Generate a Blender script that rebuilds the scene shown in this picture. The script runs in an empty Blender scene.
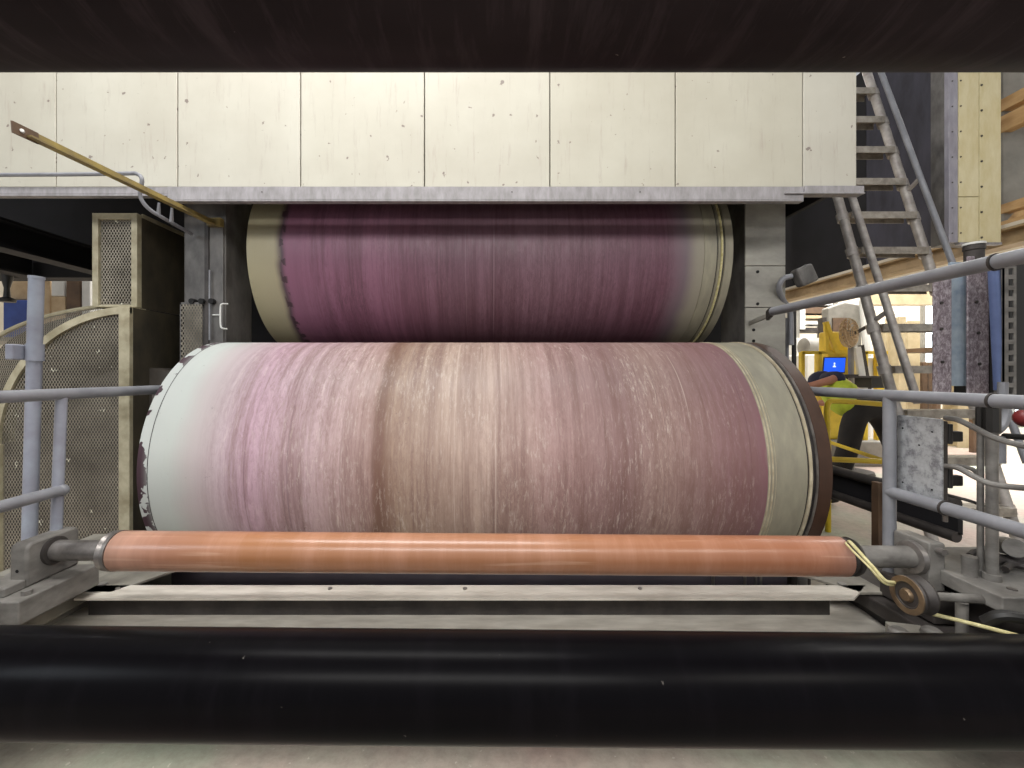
import bpy, bmesh, math, random
from mathutils import Vector, Matrix
random.seed(7)
S = bpy.context.scene
COL = S.collection
PI = math.pi
CAMZ = 1.10                      # eye height above the floor
F, CX, CY = 430.0, 490.0, 374.0  # focal length in px of a 1024 wide frame, foot of the optical axis

# ---------------------------------------------------------------- camera
cd = bpy.data.cameras.new('camera'); cam = bpy.data.objects.new('camera', cd); COL.objects.link(cam)
cam.location = (0, 0, CAMZ); cam.rotation_euler = (PI/2, 0, 0)
cd.sensor_width = 36; cd.lens = F/1024*36; cd.shift_x = (512-CX)/1024; cd.shift_y = -(384-CY)/1024
cd.clip_start = 0.02
S.camera = cam
# ---------------------------------------------------------------- world, lamps, exposure
w = bpy.data.worlds.new('hall_daylight'); S.world = w; w.use_nodes = True
bg = w.node_tree.nodes['Background']; bg.inputs[0].default_value = (0.93, 0.96, 1.0, 1); bg.inputs[1].default_value = 0.42
def area(name, loc, rot, size, power, col=(1, 1, 1)):
    l = bpy.data.lights.new(name, 'AREA'); l.shape = 'RECTANGLE'; l.size, l.size_y = size; l.energy = power; l.color = col
    o = bpy.data.objects.new(name, l); COL.objects.link(o); o.location = loc; o.rotation_euler = [math.radians(a) for a in rot]
    return o
area('aisle_ceiling_lamp', (-0.7, 1.0, 4.0), (8, 0, 0), (2.6, 0.7), 88, (1, 0.98, 0.95))
area('aisle_ceiling_lamp', (-0.4, -1.8, 3.3), (42, 0, 0), (3.2, 0.7), 82, (1, 0.98, 0.95))
area('aisle_ceiling_lamp', (-3.2, -0.9, 2.7), (50, 0, -50), (1.0, 1.0), 22, (0.84, 0.92, 1))
area('aisle_ceiling_lamp', (2.6, -1.4, 3.4), (45, 0, 30), (1.2, 0.8), 20, (1, 0.95, 0.86))
area('hall_ceiling_lamp', (7.0, 6.3, 5.4), (0, 0, 0), (6, 4), 950, (1, 0.98, 0.94))
area('hall_ceiling_lamp', (4.8, 3.6, 4.6), (0, 0, 0), (1.6, 1.6), 110, (1, 0.97, 0.92))
area('hall_ceiling_lamp', (-5.0, 6.2, 4.8), (0, 0, 0), (3, 2), 420, (1, 0.95, 0.9))
S.view_settings.view_transform = 'Standard'; S.view_settings.look = 'None'
S.view_settings.gamma = 1; S.view_settings.use_curve_mapping = False; S.view_settings.exposure = 0.30

# ---------------------------------------------------------------- helpers
def W(px, py, Y):
    return Vector(((px-CX)*Y/F, Y, CAMZ-(py-CY)*Y/F))
def X_(px, Y): return (px-CX)*Y/F
def Z_(py, Y): return CAMZ-(py-CY)*Y/F
def lin(h):
    h = h.lstrip('#'); c = [int(h[i:i+2], 16)/255 for i in (0, 2, 4)]
    return tuple(x/12.92 if x <= .04045 else ((x+.055)/1.055)**2.4 for x in c)+(1,)

def prop(o, label=None, cat=None, group=None, kind=None):
    if label: o['label'] = label
    if cat: o['category'] = cat
    if group: o['group'] = group
    if kind: o['kind'] = kind
    return o
def root(name, loc, label, cat, group=None):
    o = bpy.data.objects.new(name, None); COL.objects.link(o); o.location = loc; o.empty_display_size = .05
    prop(o, label, cat, group); ORG[o] = Vector(loc); return o
ORG = {}
def mesh(name, bm, mat, parent=None, smooth=30, bevel=0, loc=None):
    """links bm (world coordinates) as one mesh object"""
    if parent is None:
        if loc is None:
            xs = [v.co.x for v in bm.verts]; ys = [v.co.y for v in bm.verts]; zs = [v.co.z for v in bm.verts]
            loc = Vector(((min(xs)+max(xs))/2, (min(ys)+max(ys))/2, min(zs)))
        org = Vector(loc)
    else:
        org = ORG[parent]
    bmesh.ops.recalc_face_normals(bm, faces=bm.faces)
    bmesh.ops.translate(bm, verts=bm.verts, vec=-org)
    me = bpy.data.meshes.new(name); bm.to_mesh(me); bm.free()
    o = bpy.data.objects.new(name, me); COL.objects.link(o)
    for m in (mat if isinstance(mat, list) else [mat]): me.materials.append(m)
    if parent is None: o.location = org
    else: o.parent = parent
    ORG[o] = org
    if smooth:
        for p in me.polygons: p.use_smooth = True
        sharp_edges(me, smooth)
    if bevel:
        b = o.modifiers.new('bevel', 'BEVEL'); b.width = bevel; b.segments = 2; b.limit_method = 'ANGLE'; b.angle_limit = math.radians(40)
    return o
def sharp_edges(me, deg):
    b = bmesh.new(); b.from_mesh(me); c = math.radians(deg)
    for e in b.edges:
        if len(e.link_faces) == 2: e.smooth = e.calc_face_angle(0) < c
    b.to_mesh(me); b.free()
def B(): return bmesh.new()
def box(bm, x0, x1, y0, y1, z0, z1, mi=0):
    v = [bm.verts.new((x, y, z)) for x in (x0, x1) for y in (y0, y1) for z in (z0, z1)]
    for f in ((0, 1, 3, 2), (4, 6, 7, 5), (0, 4, 5, 1), (2, 3, 7, 6), (0, 2, 6, 4), (1, 5, 7, 3)):
        bm.faces.new([v[i] for i in f]).material_index = mi
    return bm
def frame_of(d):
    d = d.normalized(); u = Vector((0, 0, 1)) if abs(d.z) < .9 else Vector((0, 1, 0))
    s = d.cross(u).normalized(); return s, s.cross(d).normalized()
def bar(bm, p0, p1, w, h, up=None):
    """rectangular bar between two points; w across, h along 'up'"""
    p0, p1 = Vector(p0), Vector(p1); d = (p1-p0).normalized()
    u = Vector(up) if up is not None else (Vector((0, 0, 1)) if abs(d.z) < .9 else Vector((0, 1, 0)))
    s = d.cross(u).normalized(); u = s.cross(d).normalized()
    r = []
    for p in (p0, p1):
        r.append([bm.verts.new(p+s*a*w/2+u*b*h/2) for a, b in ((-1, -1), (1, -1), (1, 1), (-1, 1))])
    for i in range(4):
        bm.faces.new([r[0][i], r[0][(i+1) % 4], r[1][(i+1) % 4], r[1][i]])
    bm.faces.new(r[0][::-1]); bm.faces.new(r[1])
    return bm
def rings(bm, R, close=True, caps=True):
    n = len(R[0])
    for a, b in zip(R, R[1:]):
        for i in range(n if close else n-1):
            bm.faces.new([a[i], a[(i+1) % n], b[(i+1) % n], b[i]])
    if caps: bm.faces.new(R[0][::-1]); bm.faces.new(R[-1])
def tube(bm, pts, r, n=14, caps=True):
    pts = [Vector(p) for p in pts]; rr = r if isinstance(r, (list, tuple)) else [r]*len(pts)
    R = []; s = None
    for i, p in enumerate(pts):
        if i == 0: d = pts[1]-p
        elif i == len(pts)-1: d = p-pts[i-1]
        else: d = (pts[i+1]-p).normalized()+(p-pts[i-1]).normalized()
        d.normalize()
        if s is None: s, u = frame_of(d)
        else:
            s = (s-d*s.dot(d)).normalized(); u = s.cross(d).normalized()
        R.append([bm.verts.new(p+(s*math.cos(2*PI*k/n)+u*math.sin(2*PI*k/n))*rr[i]) for k in range(n)])
    rings(bm, R, True, caps); return bm
def curve(pts, steps=8):
    """Catmull-Rom through the points"""
    p = [Vector(a) for a in pts]; p = [p[0]*2-p[1]]+p+[p[-1]*2-p[-2]]; out = []
    for i in range(1, len(p)-2):
        for k in range(steps):
            t = k/steps; a, b, c, d = p[i-1:i+3]
            out.append(.5*((2*b)+(c-a)*t+(2*a-5*b+4*c-d)*t*t+(3*b-a-3*c+d)*t**3))
    out.append(p[-2]); return out
def lathe(bm, prof, c, axis='X', n=48, caps=True, mi=None):
    """prof: (distance along axis, radius)"""
    c = Vector(c); R = []
    for a, r in prof:
        ring = []
        for k in range(n):
            t = 2*PI*k/n; q = (r*math.cos(t), r*math.sin(t))
            v = {'X': (a, q[0], q[1]), 'Y': (q[0], a, q[1]), 'Z': (q[0], q[1], a)}[axis]
            ring.append(bm.verts.new(c+Vector(v)))
        R.append(ring)
    rings(bm, R, True, caps); return bm
def prism(bm, poly, axis, a0, a1):
    """poly of 2D points extruded along axis (X: poly is (y,z); Y: (x,z); Z: (x,y))"""
    def v(p, a): return {'X': (a, p[0], p[1]), 'Y': (p[0], a, p[1]), 'Z': (p[0], p[1], a)}[axis]
    A = [bm.verts.new(v(p, a0)) for p in poly]; Bv = [bm.verts.new(v(p, a1)) for p in poly]; n = len(poly)
    for i in range(n): bm.faces.new([A[i], A[(i+1) % n], Bv[(i+1) % n], Bv[i]])
    bm.faces.new(A[::-1]); bm.faces.new(Bv); return bm
def bolt(bm, p, d, r=.009, h=.007):
    p = Vector(p); d = Vector(d).normalized(); tube(bm, [p-d*.002, p+d*h], r, 6); return bm

# ---------------------------------------------------------------- materials
class N:
    def __init__(s, name):
        s.m = bpy.data.materials.new(name); s.m.use_nodes = True; s.t = s.m.node_tree; s.n = s.t.nodes; s.l = s.t.links
        s.b = s.n['Principled BSDF']; s.tc = s.n.new('ShaderNodeTexCoord')
    def noise(s, scale=(1, 1, 1), sc=5, det=4, rough=.6, src='Object', dist=0):
        mp = s.n.new('ShaderNodeMapping'); mp.inputs['Scale'].default_value = scale
        s.l.new(s.tc.outputs[src], mp.inputs[0]); t = s.n.new('ShaderNodeTexNoise')
        t.inputs['Scale'].default_value = sc; t.inputs['Detail'].default_value = det; t.inputs['Roughness'].default_value = rough
        t.inputs['Distortion'].default_value = dist
        s.l.new(mp.outputs[0], t.inputs['Vector']); return t.outputs['Fac']
    def ramp(s, fac, stops, interp='LINEAR'):
        r = s.n.new('ShaderNodeValToRGB'); r.color_ramp.interpolation = interp; e = r.color_ramp.elements
        while len(e) < len(stops): e.new(.5)
        for a, (p, c) in zip(e, sorted(stops, key=lambda q: q[0])):
            a.position = p; a.color = lin(c) if isinstance(c, str) else ((c, c, c, 1) if isinstance(c, (int, float)) else c)
        s.l.new(fac, r.inputs[0]); return r.outputs[0]
    def mix(s, fac, a, b, mode='MIX'):
        x = s.n.new('ShaderNodeMix'); x.data_type = 'RGBA'; x.blend_type = mode
        for v, i in ((fac, 0), (a, 6), (b, 7)):
            if hasattr(v, 'is_linked'): s.l.new(v, x.inputs[i])
            else: x.inputs[i].default_value = lin(v) if isinstance(v, str) else v
        return x.outputs[2]
    def math(s, op, a, b=0, c=None):
        x = s.n.new('ShaderNodeMath'); x.operation = op
        for v, i in ((a, 0), (b, 1), (c, 2)):
            if v is None: continue
            if hasattr(v, 'is_linked'): s.l.new(v, x.inputs[i])
            else: x.inputs[i].default_value = v
        return x.outputs[0]
    def xyz(s, src='Object'):
        x = s.n.new('ShaderNodeSeparateXYZ'); s.l.new(s.tc.outputs[src], x.inputs[0]); return x.outputs
    def out(s, col, rough=.5, metal=0, bump=None, bs=.2, bd=.002, coat=0, spec=None):
        if hasattr(col, 'is_linked'): s.l.new(col, s.b.inputs['Base Color'])
        else: s.b.inputs['Base Color'].default_value = lin(col)
        if hasattr(rough, 'is_linked'): s.l.new(rough, s.b.inputs['Roughness'])
        else: s.b.inputs['Roughness'].default_value = rough
        s.b.inputs['Metallic'].default_value = metal
        if coat: s.b.inputs['Coat Weight'].default_value = coat; s.b.inputs['Coat Roughness'].default_value = .12
        if spec is not None: s.b.inputs['Specular IOR Level'].default_value = spec
        if bump is not None:
            k = s.n.new('ShaderNodeBump'); k.inputs['Strength'].default_value = bs; k.inputs['Distance'].default_value = bd
            s.l.new(bump, k.inputs['Height']); s.l.new(k.outputs[0], s.b.inputs['Normal'])
        return s.m
def simple(name, c1, c2=None, sc=12, rough=.55, metal=0, bump=.15, lo=.35, hi=.7, scale=(1, 1, 1), coat=0, spec=None):
    k = N(name); f = k.noise(scale, sc, 5)
    return k.out(k.ramp(f, [(lo, c1), (hi, c2 or c1)]), rough, metal, f, bump, coat=coat, spec=spec)

M = {}
def roll_mat(name, stops, streak_d, streak_l, dens, rough=.5, chips=None, flake=.75):
    k = N(name); x = k.xyz()[0]
    wob = k.noise((1, 1.2, 1.2), 2.2, 3)
    x2 = k.math('ADD', x, k.math('MULTIPLY', k.math('SUBTRACT', wob, .5), .10))
    u = k.math('ADD', k.math('MULTIPLY', x2, .4), .5)              # -1.25..1.25 -> 0..1
    base = k.ramp(u, stops)
    # soft broad streaks round the circumference
    s1 = k.ramp(k.noise((26, 1.1, 1.1), 1.0, 6, .7), [(.40, 0), (.62, 1)])
    mask = k.ramp(k.math('ADD', k.math('MULTIPLY', x, .4), .5), [(.085, 0), (.14, 1), (.87, 1), (.885, 0)])
    dens1 = k.math('MULTIPLY', k.math('MULTIPLY', s1, dens), mask)
    c = k.mix(dens1, base, streak_d)
    # light flaky dashes
    s2 = k.ramp(k.noise((95, 18, 18), 1.0, 6, .8, dist=.5), [(.52, 0), (.66, 1)])
    patch = k.ramp(k.noise((2.2, 1.6, 1.6), 1.4, 3), [(.38, .15), (.62, 1)])
    c = k.mix(k.math('MULTIPLY', k.math('MULTIPLY', s2, k.math('MULTIPLY', patch, flake)), mask), c, streak_l)
    # dark hair lines
    s3 = k.ramp(k.noise((120, .8, .8), 1.0, 3, .6), [(.63, 0), (.72, 1)])
    c = k.mix(k.math('MULTIPLY', k.math('MULTIPLY', s3, .35), mask), c, '3a2226')
    cr = k.ramp(k.noise((70, 20, 20), 1.0, 7, .85, dist=.8), [(.38, 0), (.55, 1)])
    cpatch = k.ramp(k.noise((1.5, .8, .8), 1.9, 3), [(.35, .2), (.6, 1)])
    c = k.mix(k.math('MULTIPLY', k.math('MULTIPLY', k.math('SUBTRACT', 1.0, cr), k.math('MULTIPLY', cpatch, dens*.8)), mask), c, streak_d)
    s5 = k.ramp(k.noise((75, .5, .5), 1.0, 2, .5), [(.70, 0), (.74, 1)])
    c = k.mix(k.math('MULTIPLY', k.math('MULTIPLY', s5, .30), mask), c, streak_l)
    s4 = k.ramp(k.noise((1, 1, 1), 55, 6, .7), [(.66, 0), (.70, 1)])
    c = k.mix(k.math('MULTIPLY', s4, .35), c, '4a3a36')
    if chips:
        cm = k.ramp(k.math('ADD', k.math('MULTIPLY', x, .4), .5), chips)
        cn = k.ramp(k.noise((1, 1, 1), 17, 3, .5), [(.505, 0), (.52, 1)])
        c = k.mix(k.math('MULTIPLY', cn, cm), c, '3d2730')
    hgt = k.noise((60, 9, 9), 1.0, 5)
    rg = k.ramp(hgt, [(.3, rough-.1), (.7, rough+.12)])
    return k.out(c, rg, 0, hgt, .25, .002)
def up(x): return max(0, min(1, x*.4+.5))
M['lower'] = roll_mat('pink_stone_lower', [
    (0, 'b9bdb9'), (up(-1.13), 'bbc0bb'), (up(-1.06), 'b9b1b0'), (up(-.85), 'bb9caa'), (up(-.66), 'b9a0a4'),
    (up(-.43), 'b39891'), (up(-.405), '7c6050'), (up(-.385), '7c5f4c'), (up(-.34), 'a28a78'), (up(-.25), 'b09a8a'), (up(0.0), 'b9a296'),
    (up(.22), 'a88a86'), (up(.48), '8e7270'), (up(.60), 'a0877f'), (up(.86), '866567'), (up(.955), '7d5b5f'),
    (up(.972), '7d545c'), (up(.985), '9a9381'), (1, '8f8a7a')], '705049', 'e2d6ca', .60, .55,
    chips=[(0, 1), (.014, 1), (.020, .75), (.022, 0)], flake=.5)
M['upper'] = roll_mat('purple_stone_upper', [
    (0, '9c9478'), (up(-1.11), '9a9278'), (up(-1.075), '4a3840'), (up(-1.05), '7e5268'), (up(-.5), '865c70'), (up(-.2), '725260'),
    (up(.3), '785a66'), (up(.9), '724e5e'), (up(1.0), '6e5f66'), (up(1.06), '8e887a'), (1, '948e7c')], '46262f', 'a08a92', .5, .5,
    chips=[(.068, 0), (.070, 1), (.078, 1), (.08, 0)], flake=.14)
M['band'] = simple('grey_band_paint', '858071', '98937f', 9, .5, scale=(3, 1, 1))
M['cream_line'] = simple('cream_line', 'bdb39b', '968a72', 20, .5)
M['rim'] = simple('brown_rim', '3c291f', '4f382b', 8, .45)
M['dark_groove'] = simple('dark_groove', '1e1a1a', '35302e', 8, .5)
def copper():
    k = N('terracotta_roll_cover'); x = k.xyz()[0]
    u = k.math('ADD', k.math('MULTIPLY', x, .4), .5)
    b = k.ramp(u, [(up(-1.13), '9a7868'), (up(-.95), '9a6e58'), (up(-.7), '9b6a48'), (up(-.2), '9b6c50'), (up(.2), '98684a'), (up(.95), '966248'), (up(1.08), '987468')])
    s = k.ramp(k.noise((7, 1, 1), 1.3, 5, .7), [(.45, 0), (.7, 1)])
    c = k.mix(k.math('MULTIPLY', s, .35), b, 'c99a84')
    l = k.ramp(k.noise((1.5, 30, 30), 1, 3), [(.62, 0), (.68, 1)])
    c = k.mix(k.math('MULTIPLY', l, .25), c, 'd8b49c')
    return k.out(c, .3, 0, k.noise((5, 20, 20), 1, 3), .05, coat=.15, spec=.4)
M['copper'] = copper()
def blackroll(name, base, lt, amt, rough, diag=False):
    k = N(name)
    s = k.ramp(k.noise((22, 3, 3), 1.0, 6, .7, dist=.3), [(.5, 0), (.78, 1)])
    b = k.ramp(k.noise((.8, 2, 2), 1.4, 4), [(.35, 0), (.7, 1)])
    c = k.mix(k.math('MULTIPLY', s, amt), base, lt)
    c = k.mix(k.math('MULTIPLY', b, amt*.4), c, lt)
    sp = k.ramp(k.noise((1, 1, 1), 60, 2, .5), [(.765, 0), (.79, 1)])
    c = k.mix(k.math('MULTIPLY', sp, amt*1.5), c, 'a8a098')
    return k.out(c, rough, 0, s, .05, spec=.05)
M['black_gloss'] = blackroll('black_rubber_gloss', '080709', '242026', .16, .28)
M['black_matt'] = blackroll('black_rubber_dusty', '231e20', '51474b', .55, .50)
def panel():
    k = N('cream_panel_paint'); inf = k.n.new('ShaderNodeObjectInfo')
    b = k.ramp(inf.outputs['Random'], [(0, 'a9a594'), (1, 'b1aea3')])
    g = k.ramp(k.noise((1, 1, 1), 3, 4), [(.3, '9f998b'), (.7, 'b6b3a6')])
    c = k.mix(.5, b, g)
    r = k.ramp(k.noise((30, 1, 3), 1.2, 6, .75), [(.55, 0), (.75, 1)])
    c = k.mix(k.math('MULTIPLY', r, .7), c, '968a80')
    d = k.ramp(k.noise((1, 1, 1), 26, 3, .5), [(.68, 0), (.71, 1)])
    c = k.mix(k.math('MULTIPLY', d, .75), c, '5d4c48')
    return k.out(c, .45, 0, r, .1)
M['panel'] = panel()
M['panel_edge'] = simple('panel_flange_paint', '7d7a7a', '979396', 14, .5, scale=(3, 1, 1))
M['seam'] = simple('seam_dark', '4b4640', '332f2c', 14, .7)
M['rail'] = simple('grey_rail_paint', '8c8d92', '76777c', 9, .42, .1)
M['rail_l'] = simple('pale_rail_paint', 'a2a8b4', '868490', 7, .42, .1)
M['ladder'] = simple('dull_galvanised', 'b8b2ac', '8f8883', 16, .5, .3)
M['tread'] = simple('ladder_tread', 'a8a196', '7c756c', 20, .55, .3)
M['cast'] = simple('grey_cast_paint', '85827d', '57534f', 10, .5, scale=(1, 1, 2))
M['cast_d'] = simple('dark_cast_iron', '4a4542', '2f2b2a', 12, .55, .3)
M['steel'] = simple('worn_steel', '9d9894', '6a6562', 14, .35, .7)
M['bed'] = simple('dusty_bed_paint', '989489', '69645d', 7, .6)
M['tray'] = simple('dusty_tray', 'cfc9be', 'a8a196', 6, .6, scale=(1, 4, 1))
M['shaded_wall'] = simple('grey_wall_shade', '5b545b', '4a444c', 7, .6)  # grey with the shadow under the big roll put into the colour
M['col'] = simple('column_grey_paint', '6e6b68', '454240', 6, .55, scale=(2, 2, 1))
M['col_l'] = simple('column_pale_paint', 'a7a49a', '85827b', 5, .5, scale=(1, 1, 2))
M['dark'] = simple('dark_steel_and_shade', '17151a', '0c0b0d', 5, .8)  # near-black for dark steel and for painted shade
M['dark_blue'] = simple('dark_blue_cladding', '3d3c48', '26252e', 3, .7, scale=(1, 3, 1))
M['hole'] = simple('bolt_hole_black', '0c0b0b', '171413', 5, .8)
M['tan'] = simple('tan_beam_paint', 'b59c77', '8b7454', 7, .55)
M['ybar'] = simple('yellowed_angle_iron', '9c8a4c', '6e6046', 11, .5)
M['gframe'] = simple('guard_frame_paint', 'b5ad93', '8b8268', 12, .55)
M['olive'] = simple('olive_side_plate', '4a4334', '2f2b24', 5, .6, scale=(1, 2, 1))
def meshmat(name, c1, c2, pitch, hole=.42, plane='XZ'):
    k = N(name); o = k.xyz(); a, b = {'XZ': (0, 2), 'YZ': (1, 2)}[plane]
    q = 2*PI/pitch
    u = k.math('MULTIPLY', o[a], q*.5); v = k.math('MULTIPLY', o[b], q*.29)
    h = k.math('ABSOLUTE', k.math('MULTIPLY', k.math('SINE', k.math('ADD', u, v)), k.math('SINE', k.math('SUBTRACT', u, v))))
    f = k.math('LESS_THAN', h, hole)
    n = k.ramp(k.noise((1, 1, 1), 5, 5), [(.35, c1), (.65, c2)])
    sp = k.ramp(k.noise((1, 1, 1), 20, 3), [(.68, 0), (.70, 1)]); n = k.mix(sp, n, 'd8d4c0')
    m = k.out(n, .5, .2); k.l.new(f, k.b.inputs['Alpha']); return m
M['mesh'] = meshmat('expanded_metal', '9c9484', '6f685c', .015, .36)
M['mesh_back'] = simple('guard_inside', '3c362e', '241f1c', 4, .8)
M['floor'] = None
def floor():
    k = N('worn_concrete'); a = k.noise((1, 1, 1), 1.1, 6); b = k.noise((1, 1, 1), 22, 6, .75)
    c = k.ramp(a, [(.35, 'aab09c'), (.5, 'b5aa9d'), (.65, 'b59c92')])
    d = k.ramp(b, [(.4, 0), (.75, 1)]); c = k.mix(k.math('MULTIPLY', d, .55), c, '7c7268')
    e = k.ramp(k.noise((1, 1, 1), 45, 3), [(.66, 0), (.7, 1)]); c = k.mix(k.math('MULTIPLY', e, .5), c, 'e0dccf')
    return k.out(c, .6, 0, b, .2)
M['floor'] = floor()
M['wall'] = simple('cream_hall_wall', 'dcd4c4', 'c8bfac', 1.2, .8)
M['ceil'] = simple('hall_ceiling', '8d8678', '77705f', 2, .8)
M['creamcol'] = simple('cream_column', 'cbbd9c', 'ab9a78', 3, .6)
M['white'] = simple('white_paint', 'dcdcd8', 'c4c4c0', 4, .5)
M['yellow'] = simple('safety_yellow', 'e0c232', 'c2a41f', 6, .45)
M['blue'] = simple('blue_plastic', '3a54a0', '2c4080', 4, .45)
M['bluesteel'] = simple('blue_grey_steel', 'b4c2cc', '8fa0b4', 22, .45, .2)
M['deepblue'] = simple('deep_blue_tube', '6a7aa6', '56648c', 10, .4, .2)
M['mottle'] = None
def mottle():
    k = N('mottled_hot_rolled_steel'); a = k.noise((1, 1, .6), 75, 6, .8, dist=.5)
    c = k.ramp(a, [(.36, '6a5c62'), (.5, '94888e'), (.62, 'c4bbc0')])
    return k.out(c, .5, .35, a, .3)
M['mottle'] = mottle()
M['duct'] = simple('yellowed_duct_paint', 'c4b88e', 'd2c9a6', 7, .5, scale=(3, 3, 1))
M['lavender'] = simple('lavender_grey_sheet', '9a98a0', '7f7c86', 7, .5, scale=(3, 3, 1))
M['galv'] = None
def galv():
    k = N('spotted_galvanised_plate'); a = k.noise((1, 1, 1), 26, 6, .75); b = k.noise((1, 1, 1), 6, 3)
    c = k.ramp(a, [(.38, '7c7c80'), (.52, 'b0b2b4'), (.7, 'c2c4c6')]); c = k.mix(k.ramp(b, [(.45, 0), (.7, .5)]), c, '7b787c')
    return k.out(c, .45, .25, a, .15)
M['galv'] = galv()
M['blackbox'] = simple('black_plastic', '282624', '1b1a19', 8, .5)
M['wood'] = simple('sawn_timber', 'c9a674', 'a17c4e', 4, .6, scale=(4, 1, 4))
M['card'] = simple('cardboard', 'c4ae8e', 'a88f6e', 5, .8)
M['brownpaint'] = simple('brown_machine_paint', '6b5440', '4c3b2e', 6, .6)
M['greypaint'] = simple('machine_grey', '8b8880', '6e6b64', 5, .6)
M['rope'] = simple('cream_rope', 'cfc79a', 'a89c62', 60, .8)
M['brass'] = simple('worn_bronze', '8f7a60', '5f4c3c', 20, .4, .6)
M['skin'] = simple('skin_tone', 'b07a62', 'a06c56', 10, .5)
M['navy'] = simple('navy_cotton', '20243c', '14172a', 20, .85)
M['lime'] = simple('lime_vest_fabric', 'bccb3a', '9aa82e', 12, .8)
M['vest_y'] = simple('pale_reflective_tape', 'd9dc9a', 'c8c878', 12, .5)
M['trouser'] = simple('dark_trousers', '231f1d', '171413', 14, .9)
M['boot'] = simple('dark_boot', '1b1817', '121010', 14, .6)
M['red'] = simple('red_plastic', '7c2b2b', '5f2020', 14, .4)
M['sheave'] = simple('dull_sheave', '4c463f', '332e2a', 8, .6)
def emis(name, col, s):
    k = N(name); k.b.inputs['Base Color'].default_value = lin(col); k.b.inputs['Emission Color'].default_value = lin(col)
    k.b.inputs['Emission Strength'].default_value = s; return k.m
M['screen'] = emis('laptop_screen_blue', '1550d8', 1.0)
M['icon'] = emis('laptop_icon_white', 'd0e0ff', 1.0)
M['day'] = emis('daylight_window_glow', 'dcecf6', 2.2)

# ================================================================= SETTING
H = 6.0
prop(mesh('floor', box(B(), -13, 14, -4, 9.0, -.1, 0), M['floor'], loc=(0, 0, 0), smooth=0), kind='structure')
prop(mesh('wall_back', box(B(), -13, 14, 9.0, 9.2, 0, H), M['wall'], smooth=0), kind='structure')
prop(mesh('wall_right', box(B(), 14, 14.2, -4, 9.2, 0, H), M['wall'], smooth=0), kind='structure')
prop(mesh('wall_left', box(B(), -13.2, -13, -4, 9.2, 0, H), M['wall'], smooth=0), kind='structure')
# daylight windows in the back wall, far right
for i, (x0, x1, z0, z1) in enumerate(((9.05, 9.6, .9, 2.55), (10.2, 11.6, .12, .75), (6.95, 7.5, 1.25, 2.1))):
    fr = B(); t = .05
    box(fr, x0-t, x1+t, 8.93, 8.999, z0-t, z0); box(fr, x0-t, x1+t, 8.93, 8.999, z1, z1+t)
    box(fr, x0-t, x0, 8.93, 8.999, z0, z1); box(fr, x1, x1+t, 8.93, 8.999, z0, z1)
    box(fr, (x0+x1)/2-.015, (x0+x1)/2+.015, 8.94, 8.98, z0, z1)
    wn = prop(mesh('window_%d' % (i+1), fr, M['greypaint'], smooth=0), kind='structure')
    mesh('pane', box(B(), x0, x1, 8.97, 8.995, z0, z1), M['day'], wn, smooth=0)

# ================================================================= THE TWO BIG ROLLS
def big_roll(name, label, Yc, zc, mat, xl, xr, bands, shell_label):
    r = root(name, (0, Yc, zc-.5), label, 'roll')
    R = .5
    sh = B(); a, b = bands['shell']
    lathe(sh, [(a, R-.012), (a+.004, R), (b-.002, R), (b, R-.004)], (0, Yc, zc), n=128)
    mesh('stone_shell', sh, mat, r, 25)
    for nm, x0, x1, r0, m, lab in bands['rings']:
        g = B(); lathe(g, [(x0, r0-.006), (x0+.003, r0), (x1-.003, r0), (x1, r0-.006)], (0, Yc, zc), n=128)
        o = mesh(nm, g, m, r, 25)
        if lab: o['label'] = lab
    for s, e in ((-1, xl), (1, xr)):
        g = B(); lathe(g, [(e-s*.05, .13), (e+s*.03, .13), (e+s*.03, .075), (s*1.50, .075)], (0, Yc, zc), n=40)
        mesh('journal', g, M['steel'], r, 30)
    return r
ZL, ZU = CAMZ-.355, CAMZ+.652
big_roll('press_roll', 'large lower press roll with streaked pale pink stone surface, in front of the purple one', 2.0, ZL, M['lower'], -1.237, 1.197,
    {'shell': (-1.237, .972), 'rings': [
        ('edge_line', -1.198, -1.1945, .5006, M['dark_groove'], 'dark scored line near the left edge'),
        ('edge_line', .972, .981, .502, M['cream_line'], 'thin cream line beside the pink surface'),
        ('edge_line', .984, .993, .502, M['cream_line'], 'second thin cream line'),
        ('edge_line', .996, 1.002, .501, M['cream_line'], 'third thin cream line'),
        ('end_band', .965, 1.112, .4995, M['band'], 'smooth grey band near the right end'),
        ('groove_ring', 1.105, 1.120, .494, M['dark_groove'], 'dark groove'),
        ('groove_ring', 1.118, 1.128, .503, M['cream_line'], 'pale ring'),
        ('groove_ring', 1.127, 1.145, .493, M['dark_groove'], 'dark groove'),
        ('groove_ring', 1.143, 1.150, .501, M['steel'], 'bright steel ring'),
        ('end_rim', 1.148, 1.199, .500, M['rim'], 'brown end rim')]}, '')
big_roll('press_roll', 'large upper press roll with dark purple stone surface and cream ends, under the cream hood', 2.7, ZU, M['upper'], -1.25, 1.25,
    {'shell': (-1.25, 1.10), 'rings': [
        ('end_band', 1.098, 1.165, .4995, M['band'], 'grey-cream band near the right end'),
        ('groove_ring', 1.163, 1.172, .494, M['dark_groove'], 'dark groove'),
        ('end_band', 1.170, 1.20, .4985, M['band'], None),
        ('groove_ring', 1.198, 1.208, .492, M['dark_groove'], 'dark groove'),
        ('end_rim', 1.206, 1.25, .497, M['band'], 'olive-grey end rim')]}, '')
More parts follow.
